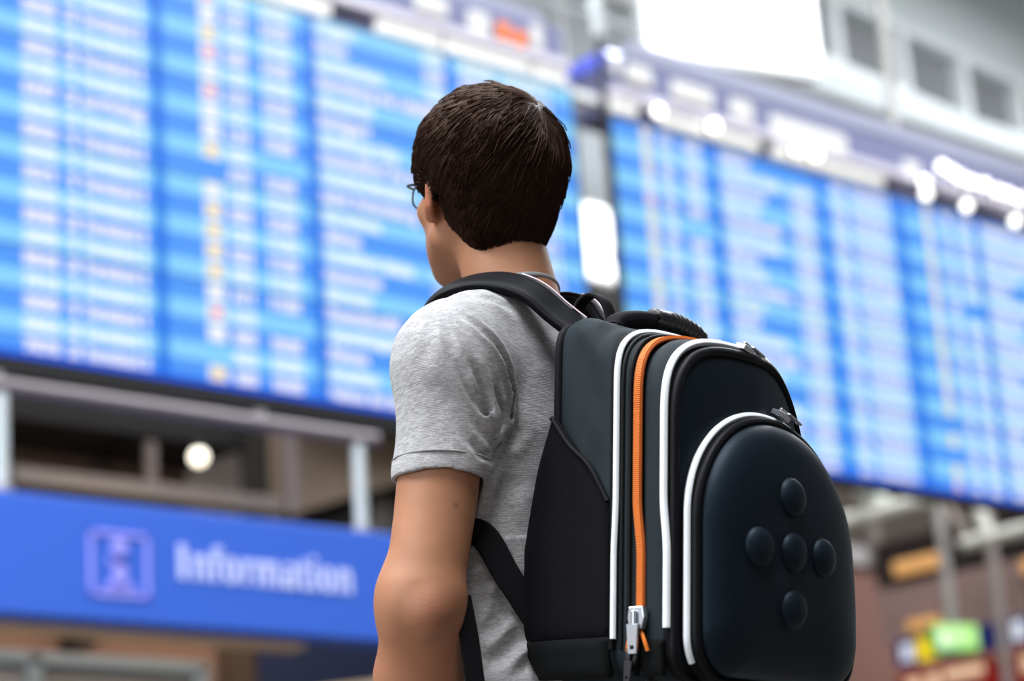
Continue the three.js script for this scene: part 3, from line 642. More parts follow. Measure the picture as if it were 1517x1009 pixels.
// T-shirt: torso and sleeves of one cloth, hollow at the hems, with creases
const HN = nrm([-.075, -.99, -.035]), HEM = .47, AX = nrm([EL[0] - SH[0], EL[1] - SH[1], EL[2] - SH[2]]);
const sleeveEnd = [SH[0] + (EL[0] - SH[0]) * HEM, SH[1] + (EL[1] - SH[1]) * HEM, SH[2] + (EL[2] - SH[2]) * HEM];
const CREASES = [];
function creaseAt(x, y, z) {
  let d = 0;
  for (const [pts, w, depth] of CREASES) {
    let best = 1, u = 0;
    for (let i = 0; i < pts.length - 1; i++) {
      const A = pts[i], B = pts[i + 1], bx = B[0] - A[0], by = B[1] - A[1], bz = B[2] - A[2];
      const t = Math.min(1, Math.max(0, ((x - A[0]) * bx + (y - A[1]) * by + (z - A[2]) * bz) / (bx * bx + by * by + bz * bz)));
      const q = len3(x - A[0] - bx * t, y - A[1] - by * t, z - A[2] - bz * t); if (q < best) { best = q; u = (i + t) / (pts.length - 1); }
    }
    if (best < w * 4) d += depth * THREE.MathUtils.smoothstep(u, -.05, .4) * (1 - .8 * THREE.MathUtils.smoothstep(u, .75, 1)) * (Math.exp(-((best / w) ** 2)) - .45 * Math.exp(-(((best - w * 1.9) / w) ** 2)));
  }
  return d;
}
const hips = (x, y, z) => smin(smin(legs(x, y, z) - .014, ell(x, y, z, [0, .885, .01], [.15, .1, .108]), .05), Math.max(torso(x, y, z) - .004, y - .96), .03);
function shirtF(x, y, z) {
  let t = torso(x, y, z) - .009;
  if (y < 1.03) t = smin(t, Math.max(hips(x, y, z) - .009, y - .98), .05);
                 // hangs loose at the waist
  const X = -Math.abs(x);
  let s = cap(X, y, z, SH, [sleeveEnd[0], sleeveEnd[1], sleeveEnd[2]], .060, .0565);
  const down = (X - sleeveEnd[0]) * HN[0] + (y - sleeveEnd[1]) * HN[1] + (z - sleeveEnd[2]) * HN[2];
  s -= .0015 * Math.exp(-(((down + .012) / .012) ** 2));
  s = Math.max(s, down);
  let d = smin(t, s, .035);
  const hollow = cap(X, y, z, [SH[0] + (EL[0] - SH[0]) * .45, SH[1] + (EL[1] - SH[1]) * .45, SH[2] + (EL[2] - SH[2]) * .45], EL, .0505, .0505);
  d = smax(d, -hollow, .003);
  d = smax(d, -cap(x, y, z, [0, 1.485, .02], [0, 1.685, -.02], .062, .07), .006);
  d = smax(d, .9 - y, .004);
  if (Math.abs(d) < .03) {
    d += creaseAt(x, y, z);
    d += .0016 * noise(x * 26, y * 17, z * 26) + .0007 * noise(x * 70, y * 45, z * 70);
    if (y < 1.2) d += .0025 * noise(x * 20 + y * 30, y * 25, z * 20);
  }
  return d;
}
function shirtUV(g) {
  const p = g.attributes.position, uv = new Float32Array(p.count * 2);
  for (let i = 0; i < p.count; i++) { const x = p.getX(i), z = p.getZ(i); uv[i * 2] = (x * .62 + z * .79); uv[i * 2 + 1] = p.getY(i); }
  g.setAttribute('uv', new THREE.BufferAttribute(uv, 2)); return g;
}
CREASES.push(
  [[[-.199, 1.468, .08], [-.195, 1.45, .101], [-.182, 1.433, .115], [-.161, 1.414, .12], [-.142, 1.393, .116], [-.123, 1.366, .103], [-.121, 1.34, .095], [-.133, 1.314, .09], [-.153, 1.285, .091]], .0048, .0095],
  [[[-.215, 1.449, .082], [-.223, 1.42, .094], [-.22, 1.395, .1], [-.206, 1.368, .104], [-.185, 1.343, .106], [-.157, 1.321, .098], [-.142, 1.313, .091]], .0052, .0095],
  [[[-.207, 1.395, .109], [-.196, 1.381, .112], [-.183, 1.359, .11], [-.167, 1.339, .104], [-.15, 1.319, .095]], .006, .0105],
  [[[-.168, 1.369, .114], [-.153, 1.349, .105], [-.146, 1.327, .096], [-.154, 1.31, .095]], .0065, .0105],
  [[[-.21, 1.326, .094], [-.198, 1.303, .098], [-.179, 1.288, .098], [-.161, 1.285, .094]], .0055, .006],
  [[[-.216, 1.456, .068], [-.234, 1.423, .073], [-.237, 1.391, .069]], .008, .003],
  [[[-.24, 1.38, .042], [-.238, 1.347, .049], [-.241, 1.314, .05]], .007, .0025],
  [[[-.124, 1.308, .089], [-.111, 1.317, .095], [-.104, 1.333, .101]], .008, .004],
  [[[-.126, 1.115, .065], [-.12, 1.134, .072], [-.114, 1.15, .079]], .007, .006],
  [[[-.14, 1.08, .054], [-.127, 1.103, .065], [-.118, 1.122, .073]], .008, .006],
  [[[-.141, 1.048, .057], [-.122, 1.067, .073], [-.1, 1.09, .088]], .009, .008],
  [[[-.119, 1.039, .078], [-.097, 1.058, .092], [-.083, 1.078, .099]], .008, .006],
  [[[-.142, 1.136, .045], [-.138, 1.151, .055], [-.13, 1.158, .067]], .006, .005],
  [[[-.123, 1.213, .076], [-.12, 1.245, .081], [-.106, 1.277, .093]], .012, .004],
  [[[-.139, 1.493, .069], [-.112, 1.491, .084], [-.091, 1.48, .093]], .007, .003]);

const shirtG = shirtUV(nets(shirtF, [-.29, .88, -.16], [.29, 1.58, .2], .0034));
const shirt = mesh('t_shirt', shirtG, M.shirt, BODY);
shirt.userData.label = 'heather grey short-sleeved T-shirt';
{
  const pts = Array.from({ length: 40 }, (_, i) => { const a = i / 40 * Math.PI * 2; return V(Math.sin(a) * .067, 1.523 + .022 * Math.cos(a) - (Math.cos(a) < 0 ? .03 * -Math.cos(a) : 0), .012 + .066 * Math.cos(a)); });
  const g = tube(pts, .005, 120, 8, true); mesh('collar', g, M.shirt, shirt);
  const hp = Array.from({ length: 60 }, (_, i) => { const a = i / 60 * Math.PI * 2; return V(Math.cos(a) * .0582, 0, Math.sin(a) * .0582); });
  const q = new THREE.Quaternion().setFromUnitVectors(V(0, -1, 0), V(...HN).normalize());
  for (const s of [-1, 1]) {
    const st = tube(hp.map((p) => { const r = p.clone().applyQuaternion(q).add(V(...sleeveEnd)).addScaledVector(V(...AX), -.022); return s < 0 ? r : V(-r.x, r.y, r.z); }), .0013, 120, 5, true);
    mesh('hem_stitch', st, M.shirt, shirt);
  }
}
mesh('trousers', nets((x, y, z) => smax(smax(hips(x, y, z), y - .96, .005), .075 - y, .004), [-.24, .06, -.14], [.24, .98, .16], .010), M.jeans, BODY);
for (const s of [-1, 1]) {
  const sh = mesh('shoe', nets((x, y, z) => smax(smin(ell(x, y, z, [s * .108, .045, -.06], [.048, .05, .13]), cap(x, y, z, [s * .106, .06, .03], [s * .106, .1, .035], .05, .048), .04), .022 - y, .006), [s * .108 - .07, .01, -.21], [s * .108 + .07, .17, .11], .007), M.shoe, BODY);
  mesh('sole', new RoundedBoxGeometry(.088, .026, .27, 3, .012).translate(s * .108, .013, -.055), M.sole, sh);
}

// hair: a cap of hair with many combed locks on it, radiating from the whorl
const WHORL = V(.034, .112, .075);
function hairF(x, y, z) {
  let d = ell(x, y, z, [0, .042, .014], [.0925, .096, .109]);
  d = smin(d, ell(x, y, z, [.006, .053, -.02], [.078, .081, .081]), .03);
  d = smin(d, ell(x, y, z, [0, -.042, .050], [.064, .066, .05]), .03);
  d = smax(d, -(y + .1 - Math.min(.088, (x < 0 ? 1.65 : 1.2) * Math.max(0, Math.abs(x) - .024))), .02);
  d = smax(d, -((z + .078) * .8 + (y - .05) * .6), .012);
  d = smax(d, -ell(-x, y, z, [.086, -.012, .004], [.03, .031, .021]), .008);
  d = smin(d, ell(x, y, z, [.060, -.016, .016], [.026, .045, .03]), .02);
  return d + .0022 * noise(x * 45, y * 45, z * 45);
}
const grad = (f, x, y, z, e = .002) => V(f(x + e, y, z) - f(x - e, y, z), f(x, y + e, z) - f(x, y - e, z), f(x, y, z + e) - f(x, y, z - e)).normalize();
{
  const base = nets(hairF, [-.12, -.12, -.14], [.12, .17, .15], .0035);
  colourBy(base, () => [.006, .004, .0036]);
  const pos = [], col = [], idx = [];
  seed = 99;
  for (let n = 0; n < 21000; n++) {
    const u = rnd() * 2 - 1, a = rnd() * Math.PI * 2, s = Math.sqrt(1 - u * u), dir = V(s * Math.cos(a), u, s * Math.sin(a));
    if (dir.y < -.75) continue;
    let t = .04; for (let k = 0; k < 40; k++) { const d = hairF(dir.x * t, .02 + dir.y * t, .012 + dir.z * t); if (d > -.0006) break; t += Math.max(.0006, -d * .8); }
    let p = V(dir.x * t, .02 + dir.y * t, .012 + dir.z * t);
    if (Math.abs(hairF(p.x, p.y, p.z)) > .004) continue;
    const low = THREE.MathUtils.clamp((-.005 - p.y) / .05, 0, 1), L = (.036 + rnd() * .03) * (1 - .5 * low), S = 6, w = (.0006 + rnd() * .0009) * (1 - .3 * low), lift = (.0006 + rnd() * .0020 + (rnd() < .12 && dir.y > .2 ? .004 * rnd() : 0)) * (1 - low * .5), wob = (rnd() - .5) * .35 + .75 * noise(p.x * 42, p.y * 42, p.z * 42);
    const tone = .5 + rnd() * 1.0, c = [.0135 * tone, .0062 * tone, .0043 * tone];
    const o = pos.length / 3;
    for (let k = 0; k <= S; k++) {
      const q = k / S, nn = grad(hairF, p.x, p.y, p.z);
      let f = p.clone().sub(WHORL); const wd = f.length(); f.normalize();
      f.add(V(0, -.35, 0)); if (p.z < .02) f.add(V(-.15, -.05, -.45));
      f.addScaledVector(nn, -f.dot(nn)).normalize();
      const b = nn.clone().cross(f);
      f.addScaledVector(b, wob * (.5 + .5 * q)); f.normalize();
      const ww = w * (1 - q ** 2.2) + .00015, h = lift * Math.sin(Math.min(1, q * 1.3) * 1.5) + (q > .8 ? .0012 : 0);
      const cc = p.clone().addScaledVector(nn, h);
      for (const [sd, up] of [[-ww, -.0006], [0, .0009], [ww, -.0006]]) { pos.push(cc.x + b.x * sd + nn.x * up, cc.y + b.y * sd + nn.y * up, cc.z + b.z * sd + nn.z * up); col.push(...c.map((v) => v * (1 + .5 * q))); }
      p.addScaledVector(f, L / S); const d = hairF(p.x, p.y, p.z); p.addScaledVector(nn, -THREE.MathUtils.clamp(d, -.004, .004));
    }
    for (let k = 0; k < S; k++) for (let j = 0; j < 2; j++) { const A = o + k * 3 + j; idx.push(A, A + 3, A + 1, A + 1, A + 3, A + 4); }
  }
  const g = new THREE.BufferGeometry();
  g.setAttribute('position', new THREE.Float32BufferAttribute(pos, 3)); g.setAttribute('color', new THREE.Float32BufferAttribute(col, 3)); g.setIndex(idx); g.computeVertexNormals();
  const all = mergeGeometries([base, g]).applyMatrix4(HEAD);
  M.hair.side = THREE.DoubleSide;
  const h = mesh('hair', all, M.hair, BODY); h.userData.label = 'short dark brown hair with a whorl at the crown';
  for (const s of [-1, 1]) mesh('eyebrow', tube([V(s * .012, .026, -.104), V(s * .03, .031, -.098), V(s * .048, .026, -.084)], .003, 20, 6).applyMatrix4(HEAD), std(0x1a100c, .7), BODY);
}
// glasses
{
  const gl = new THREE.Group(); gl.name = 'glasses'; BODY.add(gl);
  const A = (g) => g.applyMatrix4(HEAD);
  for (const s of [-1, 1]) {
    const rim = superEllipse(.027, .017, 3, 28).map(([a, b]) => V(s * (.034 + a), .001 + b, -.113 + Math.abs(s * (.034 + a)) * .16));
    mesh('rim', A(tube(rim, .0012, 60, 6, true)), M.frameDark, gl);
    const lp = superEllipse(.0265, .0165, 3, 28).map(([a, b]) => new THREE.Vector2(s * (.034 + a), .001 + b));
    const lg = new THREE.ShapeGeometry(new THREE.Shape(lp)), p = lg.attributes.position; for (let i = 0; i < p.count; i++) p.setZ(i, -.113 + Math.abs(p.getX(i)) * .16);
    mesh('lens', A(lg), M.lens, gl);
    mesh('temple_arm', A(tube([V(s * .061, .011, -.103), V(s * .074, .013, -.09), V(s * .079, .012, -.03), V(s * .08, .012, .005), V(s * .078, -.004, .022)], .0017, 40, 6)), M.frameDark, gl);
  }
  mesh('bridge', A(tube([V(-.009, .006, -.112), V(0, .009, -.116), V(.009, .006, -.112)], .0013, 16, 6)), M.frameDark, gl);
}

// ================================================================== the backpack
const PACK = new THREE.Group(); PACK.name = 'backpack'; PACK.rotation.order = 'YXZ'; PACK.rotation.set(R(6.3), R(7), 0);
PACK.position.set(1.9901, 1.1794, -2.025); scene.add(PACK);
PACK.translateY(-.15); PACK.updateMatrixWorld();
tag(PACK, 'black hard-shell backpack with white piping and an orange zipper, worn by the man', 'backpack');
const UP = .15;                                                      // the group stands at the bottom of the pack
const PM = PACK.matrixWorld.clone().invert().multiply(BODY.matrixWorld);
const fromBody = (x, y, z) => V(x, y, z).applyMatrix4(PM);           // a point near the body in pack coordinates
function remap(g, fn) { const p = g.attributes.position, v = V(0, 0, 0); for (let i = 0; i < p.count; i++) { v.fromBufferAttribute(p, i); fn(v); p.setXYZ(i, v.x, v.y, v.z); } g.computeVertexNormals(); return g; }
const onPocket = (v) => { if (v.x > 0) v.x *= 1 + .15 * (1 - THREE.MathUtils.smoothstep(v.y - UP, -.06, .15)); };
const onBody = (v) => { if (Math.abs(v.x) > .1 && v.z > .065 && v.z < .155) v.x += Math.sign(v.x) * .0035 * noise(v.z * 38, v.y * 24, 3) * THREE.MathUtils.smoothstep(v.z, .065, .09) * (1 - THREE.MathUtils.smoothstep(v.z, .135, .155)); if (v.x <= 0 && v.y - UP > .2 && v.z < .14) v.y -= .017 * Math.max(0, 1 - (v.x / .125) ** 2) * (1 - THREE.MathUtils.smoothstep(v.z, .11, .14)); if (v.x > 0 && v.z > .03) { v.z -= .13 * v.x * Math.min(1, (v.z - .03) / .1); v.x *= .93; if (v.y - UP > .2 && v.z < .14) v.y -= .017 * Math.max(0, 1 - (v.x / .125) ** 2) * (1 - THREE.MathUtils.smoothstep(v.z, .11, .14)); if (v.x > .03 && v.z > .14) v.y -= 5.5 * (v.x - .03) ** 2 * THREE.MathUtils.smoothstep(v.y - UP, .05, .2); } };
const pk = (name, g, m, parent = PACK) => mesh(name, g, m, parent);
const pkB = (name, g, m, parent = PACK) => mesh(name, remap(g, onBody), m, parent), pkP = (name, g, m, parent = PACK) => mesh(name, remap(g, onPocket), m, parent);
// arch outline: closed loop from the bottom middle, up the left side, over the top and down the right
function arch(o) {
  const { w, top, bot = -.15, rx = .07, ry = .06, rb = .035, ex = 3.6, cx = 0, flare = 0 } = o, pts = [], q = 10, z = o.z;
  const sideW = (y) => w + flare * (y - 0) + (o.bow ?? 0) * Math.max(0, 1 - ((y - .05) / .2) ** 2);
  const left = [];
  for (let i = 0; i <= 6; i++) left.push([-(w - rb) * i / 6, bot]);
  for (let i = 1; i <= q; i++) { const a = i / q * Math.PI / 2; left.push([-(w - rb) - rb * Math.sin(a), bot + rb - rb * Math.cos(a)]); }
  const yb = top - ry;
  for (let i = 1; i <= 24; i++) left.push([-w, bot + rb + (yb - bot - rb) * i / 24]);
  for (let i = 1; i <= 30; i++) { const a = i / 30 * Math.PI / 2, c = Math.cos(a) ** (2 / ex), s = Math.sin(a) ** (2 / ex); left.push([-w * (i === 30 ? 0 : c), yb + ry * s]); }
  for (const p of left) p[0] += Math.sign(p[0]) * (sideW(p[1]) - w);
  const all = left.concat(left.slice(1, -1).reverse().map(([x, y]) => [-x, y]));
  return all.map(([x, y]) => V(x + cx, y + UP, z));
}
const scaleRing = (ring, s, z, cy) => { const cx = ring.reduce((a, p) => a + p.x, 0) / ring.length; return ring.map((p) => V(cx + (p.x - cx) * s, cy + (p.y - cy) * s, z)); };
function insetRing(ring, d, z) {                                     // towards the inside of the loop
  const n = ring.length; return ring.map((p, i) => { const a = ring[(i + n - 1) % n], b = ring[(i + 1) % n], t = V(b.x - a.x, b.y - a.y, 0).normalize(); return V(p.x + t.y * d, p.y - t.x * d, z); });
}
const EX = (z) => (z < .13 ? 7 : z < .153 ? 5 : 4) - .8 * THREE.MathUtils.clamp((z - .16) / .07, 0, 1), RY = (z) => .09 + .02 * THREE.MathUtils.clamp((z - .16) / .07, 0, 1);
const S = (z, w, top) => arch({ z, w, top, ry: RY(z), ex: EX(z) });
// main body from the back panel to the first piping
pkB('main_shell', loft([S(.045, .105, .245), S(.055, .128, .268), S(.07, .138, .279), S(.08, .142, .2815), S(.092, .145, .283), S(.1, .1463, .2815), S(.11, .1475, .279), S(.118, .1483, .276), S(.125, .149, .273), S(.132, .1498, .2695), S(.14, .1505, .266), S(.15, .1515, .262), S(.157, .150, .2595), S(.158, .146, .256)], true, true, false), M.nylon);
pkB('gusset', loft([S(.158, .146, .256), S(.166, .148, .256), S(.172, .1495, .2555), S(.178, .150, .255), S(.184, .148, .252), S(.19, .146, .2495)]), M.nylon);
pkB('gusset', loft([S(.199, .146, .247), S(.206, .150, .249), S(.214, .1525, .2475), S(.222, .152, .2445), S(.229, .149, .24)]), M.nylon);
pkB('zipper_bed', loft([S(.189, .145, .249), S(.194, .1445, .2475), S(.2, .145, .246)]), M.black);
// cords along the gussets
const above = (ring, y) => ring.filter((p) => p.y - UP > y);
const order = (ring, y) => { const k = ring.findIndex((p, i) => p.y - UP > y && p.x < 0); return ring.slice(k).filter((p) => p.y - UP > y); };
const kink = (pts, dz) => pts.map((p) => V(p.x, p.y, p.z + dz * THREE.MathUtils.smoothstep(.055 - (p.y - UP), 0, .07)));
const arcTube = (o, y0, r, dz = 0) => tube(kink(order(S(...o), y0), dz), r, 260, 8);
pkB('dark_cord', arcTube([.1575, .1515, .2615], -.12, .003), M.black);
pkB('dark_cord', arcTube([.1705, .150, .2565], -.12, .0028), M.rim);
pkB('dark_cord', arcTube([.181, .150, .2545], -.12, .0028), M.rim);
pkB('white_piping', arcTube([.1625, .1515, .2605], -.104, .0038, -.0025), M.white).userData.label = 'white piping nearest the back panel';
pkB('white_piping', arcTube([.2325, .1545, .2425], -.103, .0046, .005), M.white).userData.label = 'white piping beside the front compartment';
// orange zipper: two tapes and a row of teeth
{
  const path = kink(order(S(.1925, .150, .2505), -.088), .006), cur = new THREE.CatmullRomCurve3(path), n = 300;
  const pts = cur.getSpacedPoints(n), side = [], up = [];
  pts.forEach((p, i) => { const t = pts[Math.min(n, i + 1)].clone().sub(pts[Math.max(0, i - 1)]).normalize(), s = V(0, 0, 1); side.push(s); up.push(t.clone().cross(s).normalize().multiplyScalar(-1)); });
  const zp = pkB('orange_zipper', sweep(pts, side, up, superEllipse(.0054, .0026, 3, 16)), M.tape); zp.userData.label = 'orange coil zipper';
  const L = cur.getLength(), m = Math.floor(L / .0023), tp = cur.getSpacedPoints(m), teeth = [];
  for (let i = 1; i < m; i++) {
    const t = tp[i + 1 > m ? m : i + 1].clone().sub(tp[i - 1]).normalize(), u = t.clone().cross(V(0, 0, 1)).normalize().multiplyScalar(-1);
    const b = new THREE.BoxGeometry(.00135, .0022, .0088); b.applyMatrix4(new THREE.Matrix4().makeBasis(t, u, V(0, 0, 1)).setPosition(tp[i].clone().addScaledVector(u, .0027))); teeth.push(b);
  }
  const tm = pkB('zipper_teeth', merge(teeth), M.orange, zp); tm.userData.kind = 'stuff';
}
// side panels: upper cloth is the shell, lower dark mesh with a hip wing, and the base panel
function wingX(z, y) { const base = .1522; return -(base - (z < .1 ? (.1 - z) ** 2 * 2.1 : 0)); }
function sidePatch(zf, zb, y0, y1, thick, mirror, ny = 24, nz = 14) {
  const a = [], b = [];
  for (let j = 0; j <= ny; j++) {
    const y = y0 + (y1 - y0) * j / ny, A = [], B = [], F = zf(y), K = zb(y);
    for (let i = 0; i <= nz; i++) { const z = F + (K - F) * i / nz, e = Math.min(i, nz - i, 2) / 2, f = Math.min(j, ny - j, 2) / 2, k = .3 + .7 * Math.min(e, f), x = wingX(z, y) - thick * k; A.push(V(x, y + UP, z)); B.push(V(x + thick + .004, y + UP, z)); }
    a.push(A); b.push(B);
  }
  const rings = a.map((A, j) => A.concat(b[j].slice().reverse()));
  if (mirror) rings.forEach((r) => { r.forEach((p) => { p.x = -p.x; }); r.reverse(); });
  return loft(rings, true, true, true);
}
const lerpTable = (T) => (y) => { for (let i = 0; i < T.length - 1; i++) if (y >= T[i][0] && y <= T[i + 1][0]) return T[i][1] + (T[i + 1][1] - T[i][1]) * (y - T[i][0]) / (T[i + 1][0] - T[i][0]); return y < T[0][0] ? T[0][1] : T[T.length - 1][1]; };
const zBack = lerpTable([[-.145, .05], [-.13, .036], [-.11, .022], [-.092, .009], [-.056, -.016], [-.05, -.012], [-.04, .004], [.036, .023], [.098, .040], [.157, .066]]);
const zDiag = lerpTable([[.05, .153], [.096, .122], [.157, .068]]);
for (const mir of [false, true]) {
  pk('side_mesh_panel', sidePatch((y) => Math.min(.154, zDiag(y)), zBack, -.1, .156, .0028, mir), M.mesh).userData.label = 'dark mesh side panel with hip wing';
  pk('base_panel', sidePatch(() => .155, zBack, -.146, -.101, .005, mir, 10), M.base);
  pk('base_panel', sidePatch(() => .231, () => .203, -.146, -.106, .003, mir, 8, 6), M.base);
  const edge = [[.066, .157], [.095, .122], [.125, .095], [.153, .052]].map(([z, y]) => V(wingX(z) - .003, y + UP, z)).map((p) => (mir ? V(-p.x, p.y, p.z) : p));
  pk('seam_welt', tube(edge, .0028, 40, 6), M.black);
}
pkB('back_edge_piping', arcTube([.064, .137, .276], .0, .0055), M.black);
pkB('back_panel', loft([S(.046, .108, .246), S(.041, .1, .235), S(.038, .08, .21)], true, false, true), M.mesh);
// middle compartment: black rim and a domed face
const midRim = S(.2415, .147, .2315);
pkB('rim', tube(midRim.filter((p, i) => i % 2 === 0), .006, 260, 10, true), M.rim);
pkB('rim_bed', loft([S(.229, .149, .24), insetRing(midRim, .0, .238), insetRing(midRim, .012, .242)]), M.black);
{
  const o = S(.24, .144, .228), rings = [];
  for (let k = 0; k <= 16; k++) { const s = Math.cos(k / 16 * Math.PI / 2) ** .9 || .0; rings.push(scaleRing(o, Math.max(s, .02), Math.max(.2405, .24 + .013 * (1 - s ** 3.2) ** (1 / 2.2)), .06 + UP)); }
  pkB('front_compartment', loft(rings, true, false, true), M.shell);
}
// pocket: gusset, piping, rim, hard domed face and five buttons
const PO = { w: .146, top: .166, bot: -.152, ry: .13, rb: .05, ex: 2.05, cx: .007 };
pkP('pocket_gusset', loft([arch({ ...PO, z: .232 }), arch({ ...PO, z: .252, w: .147 }), arch({ ...PO, z: .258, w: .141, top: .157, bot: -.149 })]), M.black);
pkP('white_piping', tube(order(arch({ ...PO, z: .2535, w: .146, top: .1615 }), -.135).filter((p) => p.x < .045 || p.y - UP < 2), .0042, 260, 8), M.white).userData.label = 'white piping around the front pocket';
pkP('rim', tube(arch({ ...PO, z: .2625, w: .141, top: .1535, bot: -.15 }).filter((p, i) => i % 2 === 0), .0058, 260, 10, true), M.rim);
const domeZ = (s) => .2605 + .0395 * (1 - s ** 3.0) ** (1 / 2.6);
const pocketRing = arch({ ...PO, z: .26, w: .138, top: .1505, bot: -.146 });
{
  const rings = [];
  for (let k = 0; k <= 22; k++) { const s = Math.cos(k / 22 * Math.PI / 2) ** .8 || 0; rings.push(scaleRing(pocketRing, Math.max(s, .015), domeZ(Math.min(1, s)), .0 + UP)); }
  pkP('front_pocket', loft(rings, true, false, true), M.shell).userData.label = 'hard moulded front pocket';
}
for (const [x, y] of [[0, .063], [-.064, 0], [0, 0], [.061, 0], [.001, -.065]]) {
  const pts = [[0, .0105], [.007, .0102], [.012, .0093], [.016, .0078], [.0195, .0055], [.022, .003], [.0232, 0], [.0236, -.005]].map(([r, z]) => new THREE.Vector2(r, z));
  const s = Math.min(1, len3((x - .007) / .141, y / .15)), z = domeZ(s);
  const e = .004, nx = (domeZ(Math.min(1, len3((x + e - .007) / .141, y / .15))) - domeZ(Math.min(1, len3((x - e - .007) / .141, y / .15)))) / (2 * e), ny = (domeZ(Math.min(1, len3((x - .007) / .141, (y + e) / .15))) - domeZ(Math.min(1, len3((x - .007) / .141, (y - e) / .15)))) / (2 * e);
  const q = new THREE.Quaternion().setFromUnitVectors(V(0, 1, 0), V(-nx, -ny, 1).normalize());
  pk('button', new THREE.LatheGeometry(pts.reverse(), 40).applyQuaternion(q).translate(x, y + UP, z), M.shell);
}
// zip pulls
function slider(name, at, fwd, out, m, label) {
  const g = new THREE.Group(); g.name = name; PACK.add(g);
  const y = fwd.clone().normalize(), z = out.clone().normalize(), x = y.clone().cross(z).normalize();
  g.applyMatrix4(new THREE.Matrix4().makeBasis(x, y, z.clone().copy(x.clone().cross(y))).setPosition(at));
  if (label) g.userData.label = label;
  const sh = new THREE.Shape([[-.0085, .013], [.0085, .013], [.0105, .002], [.007, -.01], [-.007, -.01], [-.0105, .002]].map((p) => new THREE.Vector2(...p)));
  mesh('slider_body', new THREE.ExtrudeGeometry(sh, { depth: .006, bevelEnabled: true, bevelSize: .0012, bevelThickness: .0012, bevelSegments: 2 }).translate(0, 0, -.002), m, g);
  mesh('slider_bridge', new RoundedBoxGeometry(.006, .018, .005, 2, .002).translate(0, .001, .0085), m, g);
  const t = new THREE.Shape([[-.0075, -.006], [.0075, -.006], [.0055, -.038], [-.0055, -.038]].map((p) => new THREE.Vector2(...p)));
  t.holes.push(new THREE.Path([[-.0028, -.029], [-.0028, -.0345], [.0028, -.0345], [.0028, -.029]].map((p) => new THREE.Vector2(...p))));
  mesh('pull_tab', new THREE.ExtrudeGeometry(t, { depth: .002, bevelEnabled: true, bevelSize: .0006, bevelThickness: .0006, bevelSegments: 1 }).translate(0, 0, .0085), m, g);
  return g;
}
slider('zipper_pull', V(-.1575, -.084 + UP, .2), V(0, 1, 0), V(-1, 0, 0), M.silver, 'silver pull of the orange zipper');
slider('zipper_pull', V(-.158, -.126 + UP, .193), V(.0, 1, .1), V(-1, 0, 0), M.rubber, 'small black zipper pull at the base').scale.setScalar(.7);
slider('zipper_pull', V(-.006, .2415 + UP, .238), V(-1, .35, -.05), V(.3, 1, .4), M.silver, 'silver zipper pull on top of the front compartment').scale.setScalar(.75);
slider('zipper_pull', V(.036, .166 + UP, .259), V(-1, .4, -.05), V(.35, 1, .4), M.silver, 'silver zipper pull on top of the front pocket').scale.setScalar(.8);
for (const s of [-1, 1]) pk('cord_end', tube([V(-.157, -.097 + UP, .2 + s * .004), V(-.16, -.108 + UP, .2 + s * .011), V(-.158, -.119 + UP, .2 + s * .014)], .0024, 20, 7), M.orange);
pk('black_zipper', tube([V(-.152, -.094 + UP, .197), V(-.1525, -.12 + UP, .195), V(-.151, -.145 + UP, .192)], .005, 20, 8), M.black);
// handle: webbing ends and a ribbed grip
{
  const P = [V(-.098, .268, .108), V(-.088, .281, .11), V(-.07, .287, .112), V(-.045, .291, .114), V(-.01, .2925, .115), V(.025, .292, .115), V(.055, .287, .114), V(.08, .278, .112), V(.095, .268, .11)].map((p) => V(p.x, p.y + UP, p.z));
  const cur = new THREE.CatmullRomCurve3(P), n = 90, pts = cur.getSpacedPoints(n);
  const fr = pts.map((p, i) => { const t = pts[Math.min(n, i + 1)].clone().sub(pts[Math.max(0, i - 1)]).normalize(); return t; });
  const up = fr.map((t) => V(0, 0, 1).cross(t).normalize()), side = fr.map(() => V(0, 0, 1));
  pk('handle_webbing', sweep(pts, side, up, superEllipse(.0125, .0045, 4, 18)), M.web);
  pk('handle_anchor', sweep(pts.slice(2, 32), side.slice(2, 32), up.slice(2, 32), superEllipse(.0150, .0115, 2.6, 18).map(([p, q]) => [p, q - .005])), M.web);
  pk('handle_anchor', sweep(pts.slice(76, 90), side.slice(76, 90), up.slice(76, 90), superEllipse(.0150, .0115, 2.6, 18).map(([p, q]) => [p, q - .005])), M.web);
  const a = 34, b = 80, gp = pts.slice(a, b), rings = gp.map((p, i) => { const q = i + a, rib = i > 12 && i < 40 ? (Math.sin((i - 12) * 1.55) > 0 ? 1.06 : .93) : 1, r = .0132 * rib * (i < 2 || i > 43 ? .8 : 1); return Array.from({ length: 18 }, (_, k) => { const t = k / 18 * Math.PI * 2; return p.clone().addScaledVector(side[q], Math.cos(t) * r * 1.1).addScaledVector(up[q], Math.sin(t) * r); }); });
  pk('handle_grip', loft(rings, true, true, true), M.rubber).userData.label = 'ribbed black rubber grip';
  pk('hang_loop', (() => { const lp = [V(-.068, .262, .036), V(-.067, .29, .032), V(-.065, .314, .036), V(-.062, .323, .051), V(-.06, .314, .068), V(-.057, .29, .078), V(-.054, .262, .082)].map((p) => V(p.x, p.y + UP, p.z)), c = new THREE.CatmullRomCurve3(lp), ps = c.getSpacedPoints(40); const T = ps.map((p, i) => ps[Math.min(40, i + 1)].clone().sub(ps[Math.max(0, i - 1)]).normalize()); return sweep(ps, T.map(() => V(1, 0, .2).normalize()), T.map((t) => V(1, 0, .2).normalize().cross(t)), superEllipse(.0085, .0028, 4, 14)); })(), M.web);
}
